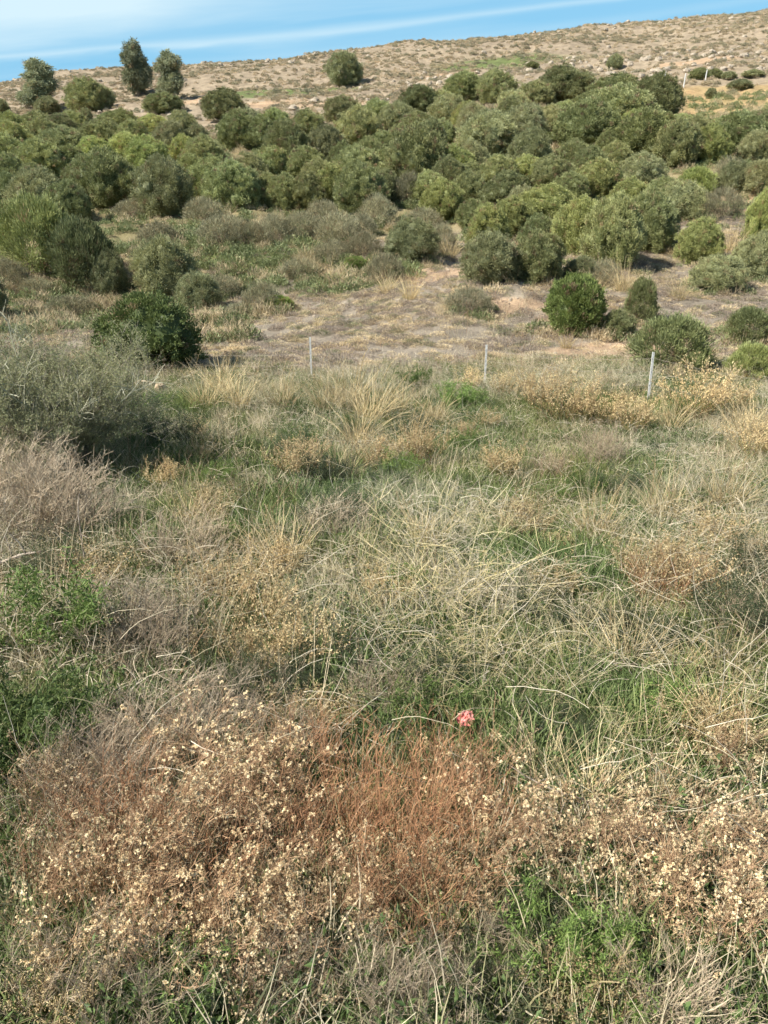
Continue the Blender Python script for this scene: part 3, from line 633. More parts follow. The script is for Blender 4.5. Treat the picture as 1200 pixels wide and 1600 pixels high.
CL = [(60, 'at the left edge'), (150, 'left of the far wide bush'), (250, 'below the pair of far trees'), (350, 'just right of the pair of far trees'), (450, 'above the upper end of the hollow'),
      (560, 'below the round dark far bush'), (690, 'around the tall broad shrub in mid belt'), (800, 'above the middle clump'), (900, 'straight up from the lone rounded bush'), (1010, 'above the big clump'), (1100, 'below the orange field'), (1300, 'by the right edge')]
def rowname(pb): return 'back row' if pb < 212 else 'second row' if pb < 250 else 'third row' if pb < 290 else 'near row'
seen = {}
def belt_label(px, pb, w, t):
    colw = [c for lim, c in CL if px < lim][0]
    size = 'wide' if w >= 72 else 'small' if w < 52 else 'middling'
    return '%s %s belt shrub, %s, %s' % (size, {'k': 'very dark', 'l': 'silvery'}.get(t, HUE.get(t, 'green')), rowname(pb), colw)
labs = [belt_label(a, b, c, e) for a, b, c, d, e in BELT]
for i, (px, pb, w, h, t) in enumerate(BELT):
    h = min(h, w * .92)
    kk = ('g%d' % (i % 3)) if t == 'g' else ('o%d' % ((i * 5 + 1) % 6))
    r = rng_(700 + i); j = r.uniform(.96, 1.04, 3) * r.uniform(.85, 1.12)
    lb = labs[i]; grp = 'shrubs of the dense belt' if labs.count(lb) == 1 else 'alike: ' + lb
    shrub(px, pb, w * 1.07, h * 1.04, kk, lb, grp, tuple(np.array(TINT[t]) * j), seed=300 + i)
# dry grey brown shrubs along the hollow
DRY = [(60,470,60,30,'under the pale feathery bush'),(15,450,60,40,'at the left edge below the feathery bush'),(110,500,70,34,'between the dark feathery bush and the wispy grey shrub'),(345,470,60,36,'right of the shaded dark bush'),(375,500,50,26,'left of the brown shrub at the foot of the hollow'),(350,388,66,44,'at the head of the hollow, leftmost'),(387,392,62,40,'in the hollow, second from the left'),(430,386,66,42,'below the near row of the belt, over the green weeds'),(472,376,62,40,'left of the small white stone'),(532,386,66,46,'just below the small white stone'),
       (590,356,56,42,'right of the small white stone'),(640,322,56,46,'at the gap in the near row of the belt'),(570,404,56,36,'above the small green cushion'),(602,444,58,40,'left below the solitary grey green bush'),(505,350,50,34,'above left of the small white stone'),
       (320,350,60,36,'under the near row of the belt at its left'),(690,400,44,40,'right beside the solitary grey green bush'),(1125,345,60,44,'right of the brownish green shrub'),(945,450,46,40,'by the foot of the big clump'),(1135,290,50,36,'on the bare patch below the dark shrubs'),(560,370,50,34,'below the belt beside the small white stone'),
       (660,365,60,38,'behind the solitary grey green bush'),(20,380,60,40,'at the left edge behind the feathery bush'),(215,345,60,30,'under the tall dark rounded shrub'),(520,418,56,34,'low on the rim of the hollow'),(250,390,60,36,'behind the large grey brown bush'),(470,440,54,30,'on the edge of the brown slope, over the dry grass')]
for i, (px, pb, w, h, where) in enumerate(DRY):
    shrub(px, pb, w, h, 's%d' % (i % 3), 'dry grey brown shrub ' + where, 'dry shrubs about the hollow', tuple(np.array((1, 1, 1)) * rng_(i).uniform(.8, 1.1)), seed=500 + i)

r = rng_(91); sxs = []
for (bx, by, br) in SKIRT:
    k = int(8 + br * 7); a = r.uniform(0, 6.283, k); q = br * r.uniform(.75, 1.3, k); sxs.append(np.stack([bx + np.cos(a) * q, by + np.sin(a) * q], 1))
sxs = np.concatenate(sxs); pskirt = protos_gr[:2] + protos_sl[3:5] + [protos_gr[3]]
pskirt = [bpy.data.objects.new('k', o.data) for o in pskirt]
cover('shrub_skirts', 'dry grass and weeds growing up round the feet of the shrubs', pskirt, sxs[:, 0], sxs[:, 1], r.uniform(.5, 1.15, len(sxs)), r, .15)

# --- big near bushes
def lentisk():
    x, y, z = ground(222, 588); y += .9; z = float(height(x, y)); m = depth_of(x, y, z) / F
    t = thing('leafy_bush', 'big dark glossy leafed bush behind the grey shrub at left', 'bush', None, (x, y, z - .05))
    W_ = 165 * m * .5; Hh = 128 * m
    r = rng_(31); lob = [(0, 0, .5, .62, .46)] + [(r.uniform(-.55, .55), r.uniform(-.35, .35), r.uniform(.25, .72), r.uniform(.3, .42), r.uniform(.26, .34)) for _ in range(9)] + [(.66, 0, .36, .3, .3), (-.62, 0, .4, .32, .32)]
    lob = [(a * W_, b * W_, c * Hh, d * W_, e * Hh) for a, b, c, d, e in lob]
    mb = crown(32, lob, 420, 30, .085, .036, (.08, .115, .035), (.20, .25, .085), .5, .13)
    n = 260; q = rng_(33); base = np.array([(lob[i % len(lob)][0], lob[i % len(lob)][1], lob[i % len(lob)][2]) for i in range(n)]) + q.normal(0, .25, (n, 3))
    P = polyline(base, rdir(q, n, .9), q.uniform(.35, .62, n), q.normal(0, .2, (n, 3)), 6, .06, q)
    tubes(mb, P, .006, (.10, .10, .05), .4)
    K = P[:, 2:].reshape(-1, 3); K = np.repeat(K, 4, 0)
    leaves(mb, K, rdir(q, len(K), .5), q, q.uniform(.05, .09, len(K)), .03, cmix(q, len(K), (.08, .125, .035), (.20, .25, .09)), .15)
    part('foliage', mb.mesh('leafy_bush_foliage', M_leaf), t)
    s = stems(34, 9, 1.2, .7, .03); part('stem', s.mesh('leafy_bush_stem', M_bark), t)
lentisk()

def branchy(seed, n, h, spread, tw, twl, rad, ca, cb, segs=7, wob=.10, up=1.0, r0=.12, levels=1):
    """stems with side twigs; returns the tube mesh builder, all twig points and the twig tips"""
    r = rng_(seed); mb = MB(); a = r.uniform(0, 6.283, n); q = r0 * np.sqrt(r.random(n))
    base = np.stack([np.cos(a) * q, np.sin(a) * q, np.full(n, -.02)], 1)
    s = spread * r.random(n) ** .7
    d = np.stack([np.cos(a) * s, np.sin(a) * s, np.full(n, up)], 1)
    P = polyline(base, d, r.uniform(.65, 1.05, n) * h, r.normal(0, .25, (n, 3)), segs, wob, r)
    tubes(mb, P, rad * r.uniform(.7, 1.2, n), cmix(r, n, ca, cb), .45, 4)
    for lv in range(levels):
        m = P.shape[0]; k = r.integers(2, P.shape[1], (m, tw)); st = P[np.arange(m)[:, None], k].reshape(-1, 3)
        tg = unit(P[np.arange(m)[:, None], np.minimum(k, P.shape[1] - 1)] - P[np.arange(m)[:, None], k - 1]).reshape(-1, 3)
        dd = tg * .9 + unit(r.normal(size=tg.shape)) * .8; dd[:, 2] += .25
        P = polyline(st, dd, twl * r.uniform(.5, 1.2, len(st)), r.normal(0, .3, st.shape), 4, .1, r); rad *= .6; twl *= .55
        tubes(mb, P, rad, cmix(r, len(st), ca, cb), .6, 3)
    return mb, P[:, 1:].reshape(-1, 3), P[:, -1], r

def grey_shrub():
    x, y, z = ground(70, 748); y += .55; z = float(height(x, y))
    t = thing('grey_shrub', 'large wispy grey green shrub with pale bare twigs at the left edge', 'shrub', None, (x, y, z - .05))
    m = depth_of(x, y, z) / F; print('grey shrub unit', m)
    mb, pts, tips, r = branchy(40, 115, 1.72, .85, 9, .5, .007, (.15, .14, .10), (.28, .26, .20), 8, .09, 1.0, .5, 2)
    part('stem', mb.mesh('grey_shrub_stem', M_bark), t)
    fb = MB(); K = np.repeat(pts, 5, 0) + r.normal(0, .015, (len(pts) * 5, 3))
    leaves(fb, K, rdir(r, len(K), .3), r, r.uniform(.02, .045, len(K)), .009, cmix(r, len(K), (.22, .24, .11), (.45, .46, .25), .2), .1)
    part('foliage', fb.mesh('grey_shrub_foliage', M_leaf), t)
    mb, _, _, _ = branchy(41, 9, 2.35, .9, 7, .5, .011, (.36, .36, .26), (.48, .47, .34), 8, .07, 1.0, .3, 2)
    part('bare_branch', mb.mesh('grey_shrub_bare', M_bark), t)
grey_shrub()

# --- fence posts with their wires
def fence():
    pts = []
    for px, pt, pb in [(487, 530, 592), (757, 541, 602), (1013, 553, 628)]:
        x, y, z = ground(px, pb); m = depth_of(x, y, z) / F; pts.append((x, y, z, (pb - pt) * m + .05))
    t = thing('wire_fence', 'sparse fence of thin pale metal posts and slack wires at the end of the field', 'fence', None, (pts[0][0], pts[0][1], pts[0][2]))
    o = np.array(pts[0][:3])
    def mk(p, lean):
        mb = MB(); x, y, z, h = p; b = np.array([x, y, z - .3]) - o
        wd = .021
        # an L-section steel post: two flanges with thickness
        for (ax, ay, bx, by) in ((-wd, -wd, wd, -wd + .006), (-wd, -wd + .006, -wd + .006, wd)):
            V = []
            for k, zz in enumerate((0, h + .3)):
                sx = lean * zz
                V += [(ax + sx, ay, zz), (bx + sx, ay, zz), (bx + sx, by, zz), (ax + sx, by, zz)]
            mb.add(np.array(V) + b, [(0, 1, 5, 4), (1, 2, 6, 5), (2, 3, 7, 6), (3, 0, 4, 7), (4, 5, 6, 7)], (1, 1, 1))
        for hh in (.35, .62, .88):                      # wire clips
            c = b + np.array([lean * (h * hh + .3) - wd, -wd - .004, .3 + h * hh])
            blob(mb, c, (.012, .008, .012), (1, 1, 1), rng_(1), .05, 6, 5)
        part('post', mb.mesh('post', M_post), t)
    for p, ln in zip(pts, (.0, .0, -.03)): mk(p, ln)
    ext = [(2 * pts[0][0] - pts[1][0], 2 * pts[0][1] - pts[1][1]), (2 * pts[2][0] - pts[1][0], 2 * pts[2][1] - pts[1][1])]
    ends = [(ext[0][0], ext[0][1], float(height(*ext[0])), 1.0)] + pts + [(ext[1][0], ext[1][1], float(height(*ext[1])), 1.0)]
    mk(ends[0], 0); mk(ends[-1], 0)
    for hh in (.35, .62, .88):
        mb = MB(); line = []
        for a, b in zip(ends[:-1], ends[1:]):
            for s in np.linspace(0, 1, 12, endpoint=False):
                q = np.array(a[:3]) * (1 - s) + np.array(b[:3]) * s; q[2] += (a[3] * (1 - s) + b[3] * s) * hh - .10 * 4 * s * (1 - s); q[1] -= .03; line.append(q - o)
        tubes(mb, np.array([line]), .0022, (1, 1, 1), 1, 5); part('wire', mb.mesh('wire', M_wire), t)
fence()
# far pale posts by the orange field
for i, (px, pb, h) in enumerate([(1037, 134, 20), (1068, 137, 18), (1102, 126, 14)]):
    x, y, z = ground(px, pb); m = depth_of(x, y, z) / F; mb = MB()
    P = np.array([[[0, 0, -.3], [0.02, 0, h * m * .5], [0.05, 0, h * m]]]); tubes(mb, P, .10, (1, 1, 1), .8, 7)
    blob(mb, (0.05, 0, h * m), (.09, .09, .05), (1, 1, 1), rng_(i), .05, 8, 5)
    o = bpy.data.objects.new('pale_post', mb.mesh('pale_post', M_post)); COL.objects.link(o); o.location = (x, y, z)
    o['label'] = ['pale post at the left corner of the orange field', 'second pale post along the orange field edge', 'pale post in front of the dark bushes by the orange field'][i]
    o['category'] = 'post'; o['group'] = 'pale posts by the orange field'

# --- rocks, the white stone, the scrap
def rock(px, pb, w, h, label, name='rock', mat=None, seed=0, col=(1, 1, 1)):
    x, y, z = ground(px, pb); m = depth_of(x, y, z) / F; r = rng_(800 + seed); mb = MB()
    nu, nv = 18, 12; th = np.linspace(0.02, math.pi - .02, nv); ph = np.arange(nu) * 2 * math.pi / nu; T, Q = np.meshgrid(th, ph, indexing='ij')
    D = np.stack([np.sin(T) * np.cos(Q), np.sin(T) * np.sin(Q), np.cos(T)], -1); k = np.ones(T.shape)
    for _ in range(11):                                 # chop flat faces
        nrm = unit(r.normal(size=3)); lim = r.uniform(.55, .85); dt = D @ nrm
        k = np.where(dt * k > lim, lim / np.maximum(dt, .01), k)
    V = (D * k[..., None]) * np.array([w * m * .62, w * m * .5, h * m * .75]) + np.array([0, 0, h * m * .25])
    i = np.arange(nv - 1)[:, None] * nu + np.arange(nu)[None]; j = np.arange(nv - 1)[:, None] * nu + ((np.arange(nu) + 1) % nu)[None]
    mb.add(V.reshape(-1, 3), np.stack([i, i + nu, j + nu, j], -1).reshape(-1, 4), col)
    o = bpy.data.objects.new(name, mb.mesh(name, mat or M_stone)); COL.objects.link(o); o.location = (x, y, z)
    o['label'] = label; o['category'] = 'rock'; return o
rock(183, 628, 24, 18, 'small pale rock nearest the grey shrub', seed=1)
rock(222, 606, 36, 16, 'flat orange brown rock under the glossy leafed bush', seed=2)
rock(250, 618, 24, 20, 'angular rock with a shaded face, rightmost of the three', seed=3)
rock(557, 353, 7, 14, 'small upright white stone among the dry shrubs below the belt', 'white_stone', M_white, 4)
rock(1045, 181, 8, 5, 'tiny pale stone at the near edge of the orange field', seed=5)
def scrap():
    x, y, z = ground(718, 1158); mb = MB(); r = rng_(5)
    g = np.linspace(-1, 1, 9); U, V = np.meshgrid(g, g, indexing='ij')
    rad = .062; ro = 1 - .35 * np.abs(U * V) + r.normal(0, .10, U.shape); X = U * rad * ro; Y = V * rad * .8 * ro; Z = .10 + r.normal(0, .010, U.shape) + .012 * np.sin(U * 4 + V * 3) + V * .02
    i = (np.arange(8)[:, None] * 9 + np.arange(8)[None]); top = np.stack([X, Y, Z], -1).reshape(-1, 3); bot = top - np.array([0, 0, .0015])
    q = np.stack([i, i + 1, i + 10, i + 9], -1).reshape(-1, 4); mb.add(top, q, (1, 1, 1)); mb.add(bot, q[:, ::-1], (1, 1, 1))
    o = bpy.data.objects.new('plastic_scrap', mb.mesh('plastic_scrap', M_scrap, False)); COL.objects.link(o); o.location = (x, y - .05, z + .16); o.rotation_euler = (.5, .1, .3)
    o['label'] = 'crumpled red and pink scrap caught in the grass'; o['category'] = 'litter'
scrap()

# ------------------------------------------------------------------ weeds of the near field, plant by plant
def mesh_pair(name, smb, fmb, fmat, smat=None): return (smb.mesh(name + '_stem', smat or M_bark), None if fmb is None else fmb.mesh(name + '_foliage', fmat))
def heads(fb, c, r, rad, ca, cb, k=9):
    P = np.repeat(c, k, 0); leaves(fb, P, rdir(r, len(P), .35), r, rad * r.uniform(.7, 1.2, len(P)), rad * .75, np.repeat(cmix(r, len(c), ca, cb, .15), k, 0), .2)
PL = {}
for i in range(4):   # cream fluffy heads on branching brown stems
    mb, pts, tips, r = branchy(600 + i, 26, .52, .75, 6, .17, .0028, (.29, .18, .105), (.52, .35, .21), 7, .07, 1.0, .16, 2)
    fb = MB(); q = tips[r.random(len(tips)) < .075 + .1 * fbm(tips[:, 0] * 9, tips[:, 1] * 9, i)]; q = np.repeat(q, 4, 0) + r.normal(0, .015, (len(q) * 4, 3)); heads(fb, q, r, .0124, C1, C2, 10)
    k = pts[r.random(len(pts)) < .25]; leaves(fb, k, rdir(r, len(k)), r, r.uniform(.01, .025, len(k)), .005, cmix(r, len(k), (.28, .18, .10), (.5, .38, .22)), .2)
    PL['cream%d' % i] = mesh_pair('seed_head_plant', mb, fb, M_dry)
for i in range(3):   # rusty upright twigs
    mb, pts, tips, r = branchy(610 + i, 75, .55, .5, 5, .16, .0023, (.30, .155, .085), (.52, .31, .17), 7, .05, 1.0, .2, 1)
    fb = MB(); k = pts[r.random(len(pts)) < .55]; leaves(fb, k, rdir(r, len(k), .8), r, r.uniform(.008, .018, len(k)), .0042, cmix(r, len(k), (.34, .17, .09), (.52, .31, .16)), .2)
    PL['rust%d' % i] = mesh_pair('rusty_plant', mb, fb, M_dry)
for i in range(3):   # pale lilac brown dead twigs
    mb, pts, tips, r = branchy(620 + i, 42, .5, 1.0, 6, .2, .0034, (.32, .25, .17), (.60, .50, .36), 7, .10, 1.0, .2, 2)
    fb = MB(); k = pts[r.random(len(pts)) < .12]; leaves(fb, k, rdir(r, len(k), .2), r, r.uniform(.008, .02, len(k)), .005, cmix(r, len(k), T2, P1), .2)
    PL['twig%d' % i] = mesh_pair('twiggy_plant', mb, fb, M_dry)
for i in range(3):   # tan crisp leaves, some green inside
    mb, pts, tips, r = branchy(630 + i, 34, .5, .7, 6, .18, .0024, (.26, .17, .09), (.44, .31, .17), 7, .08, 1.0, .14, 1)
    fb = MB(); K = np.repeat(pts, 3, 0) + r.normal(0, .01, (len(pts) * 3, 3)); hi = K[:, 2:3] > .22
    c = np.where(hi, cmix(r, len(K), (.42, .32, .16), (.70, .58, .34), .2), cmix(r, len(K), (.10, .13, .04), (.28, .22, .09), .2))
    leaves(fb, K, rdir(r, len(K), .4), r, r.uniform(.012, .032, len(K)), .009, c, .25)
    PL['tan%d' % i] = mesh_pair('tan_plant', mb, fb, M_dry)
for i in range(3):   # yellow arching rods
    r = rng_(640 + i); mb = MB(); n = 22; a = r.uniform(0, 6.283, n); base = np.stack([np.cos(a) * .1, np.sin(a) * .1, np.zeros(n)], 1)
    P = polyline(base, np.stack([np.cos(a) * r.uniform(.1, .9, n), np.sin(a) * r.uniform(.1, .9, n), np.ones(n)], 1), r.uniform(.45, 1.0, n), np.stack([np.cos(a), np.sin(a), -np.ones(n)], 1) * r.uniform(.0, .6, (n, 1)), 7, .11, r)
    tubes(mb, P, .0028 * r.uniform(.6, 1.2, n), cmix(r, n, (.42, .37, .20), (.66, .59, .38)), .5, 4)
    k = r.integers(2, 7, (n, 6)); st = P[np.arange(n)[:, None], k].reshape(-1, 3)
    P2 = polyline(st, rdir(r, len(st), .5), r.uniform(.12, .34, len(st)), r.normal(0, .25, (len(st), 3)), 5, .07, r); tubes(mb, P2, .0019, cmix(r, len(st), (.44, .37, .18), (.70, .62, .38)), .6, 3)
    fb = MB(); K = P2[:, 2:].reshape(-1, 3); K = K[r.random(len(K)) < .4]; leaves(fb, K, rdir(r, len(K)), r, r.uniform(.008, .02, len(K)), .005, cmix(r, len(K), (.45, .38, .15), C1), .2)
    PL['yellow%d' % i] = mesh_pair('yellow_rod_plant', mb, fb, M_dry, M_dry)
for i in range(3):   # leafy green herb with whorled narrow leaves
    mb, pts, tips, r = branchy(650 + i, 26, .36, .8, 4, .14, .0028, (.12, .17, .05), (.2, .25, .09), 6, .07, 1.0, .14, 1)
    fb = MB(); K = np.repeat(pts, 8, 0) + r.normal(0, .012, (len(pts) * 8, 3))
    leaves(fb, K, rdir(r, len(K), .4), r, r.uniform(.022, .05, len(K)), .0075, cmix(r, len(K), (.08, .14, .03), (.19, .265, .075), .2), .2)
    PL['green%d' % i] = mesh_pair('green_herb', mb, fb, M_leaf, M_leaf)
for i in range(2):   # grey green fine-leaved herb
    mb, pts, tips, r = branchy(660 + i, 40, .4, .9, 6, .16, .0022, (.12, .13, .08), (.24, .24, .16), 6, .08, 1.0, .16, 1)
    fb = MB(); K = np.repeat(pts, 8, 0) + r.normal(0, .014, (len(pts) * 8, 3))
    leaves(fb, K, rdir(r, len(K), .4), r, r.uniform(.014, .03, len(K)), .006, cmix(r, len(K), (.06, .085, .035), (.13, .16, .08), .2), .2)
    PL['grey%d' % i] = mesh_pair('grey_herb', mb, fb, M_leaf, M_leaf)
for i in range(3):   # tall straw clump
    mb = tuft(670 + i, 140, .3, .85, .16, .007, (.42, .33, .16), (.70, .60, .36), .7, .55, segs=6, tipc=C1)
    sb = spike(680 + i, 14, (.42, .32, .16), (.66, .52, .28), .5, .95)
    PL['straw%d' % i] = (sb.mesh('straw_clump_stem', M_dry), mb.mesh('straw_clump_blades', M_dry))
for i in range(2):   # broad leaved fresh green weed
    r = rng_(690 + i); fb = MB(); n = 60; a = r.uniform(0, 6.283, n); b = np.stack([np.cos(a) * .03, np.sin(a) * .03, r.uniform(0, .06, n)], 1) + r.normal(0, .05, (n, 3)) * np.array([1, 1, .2])
    d = np.stack([np.cos(a), np.sin(a), r.uniform(.3, 1.3, n)], 1); P = polyline(b, d, r.uniform(.08, .2, n), np.stack([np.cos(a) * .6, np.sin(a) * .6, -np.ones(n)], 1), 5, .05, r)
    ribbons(fb, P, r.uniform(.018, .034, n), cmix(r, n, (.10, .19, .03), (.24, .36, .07)), r, .25)
    sb = MB(); P = polyline(b[:14], d[:14], np.full(14, .14), np.zeros((14, 3)), 4, .05, r); tubes(sb, P, .002, (.14, .2, .06), .5, 4)
    PL['broad%d' % i] = (sb.mesh('broad_weed_stem', M_leaf), fb.mesh('broad_weed_leaves', M_leaf))
UH = {'cream': .62, 'rust': .62, 'twig': .55, 'tan': .58, 'yellow': .85, 'green': .42, 'grey': .48, 'straw': .85, 'broad': .16}
UW = {'cream': .75, 'rust': .62, 'twig': .85, 'tan': .72, 'yellow': 1.2, 'green': .62, 'grey': .75, 'straw': .8, 'broad': .42}
KN = {'cream': ('seed_head_plant', 'seed_heads', 'dry weed'), 'rust': ('rusty_plant', 'foliage', 'dry weed'), 'twig': ('twiggy_plant', 'foliage', 'dry weed'), 'tan': ('tan_plant', 'foliage', 'dry weed'),
      'yellow': ('yellow_rod_plant', 'foliage', 'dry weed'), 'green': ('green_herb', 'foliage', 'herb'), 'grey': ('grey_herb', 'foliage', 'herb'), 'straw': ('straw_clump', 'blades', 'grass clump'), 'broad': ('broad_leaved_weed', 'foliage', 'herb')}
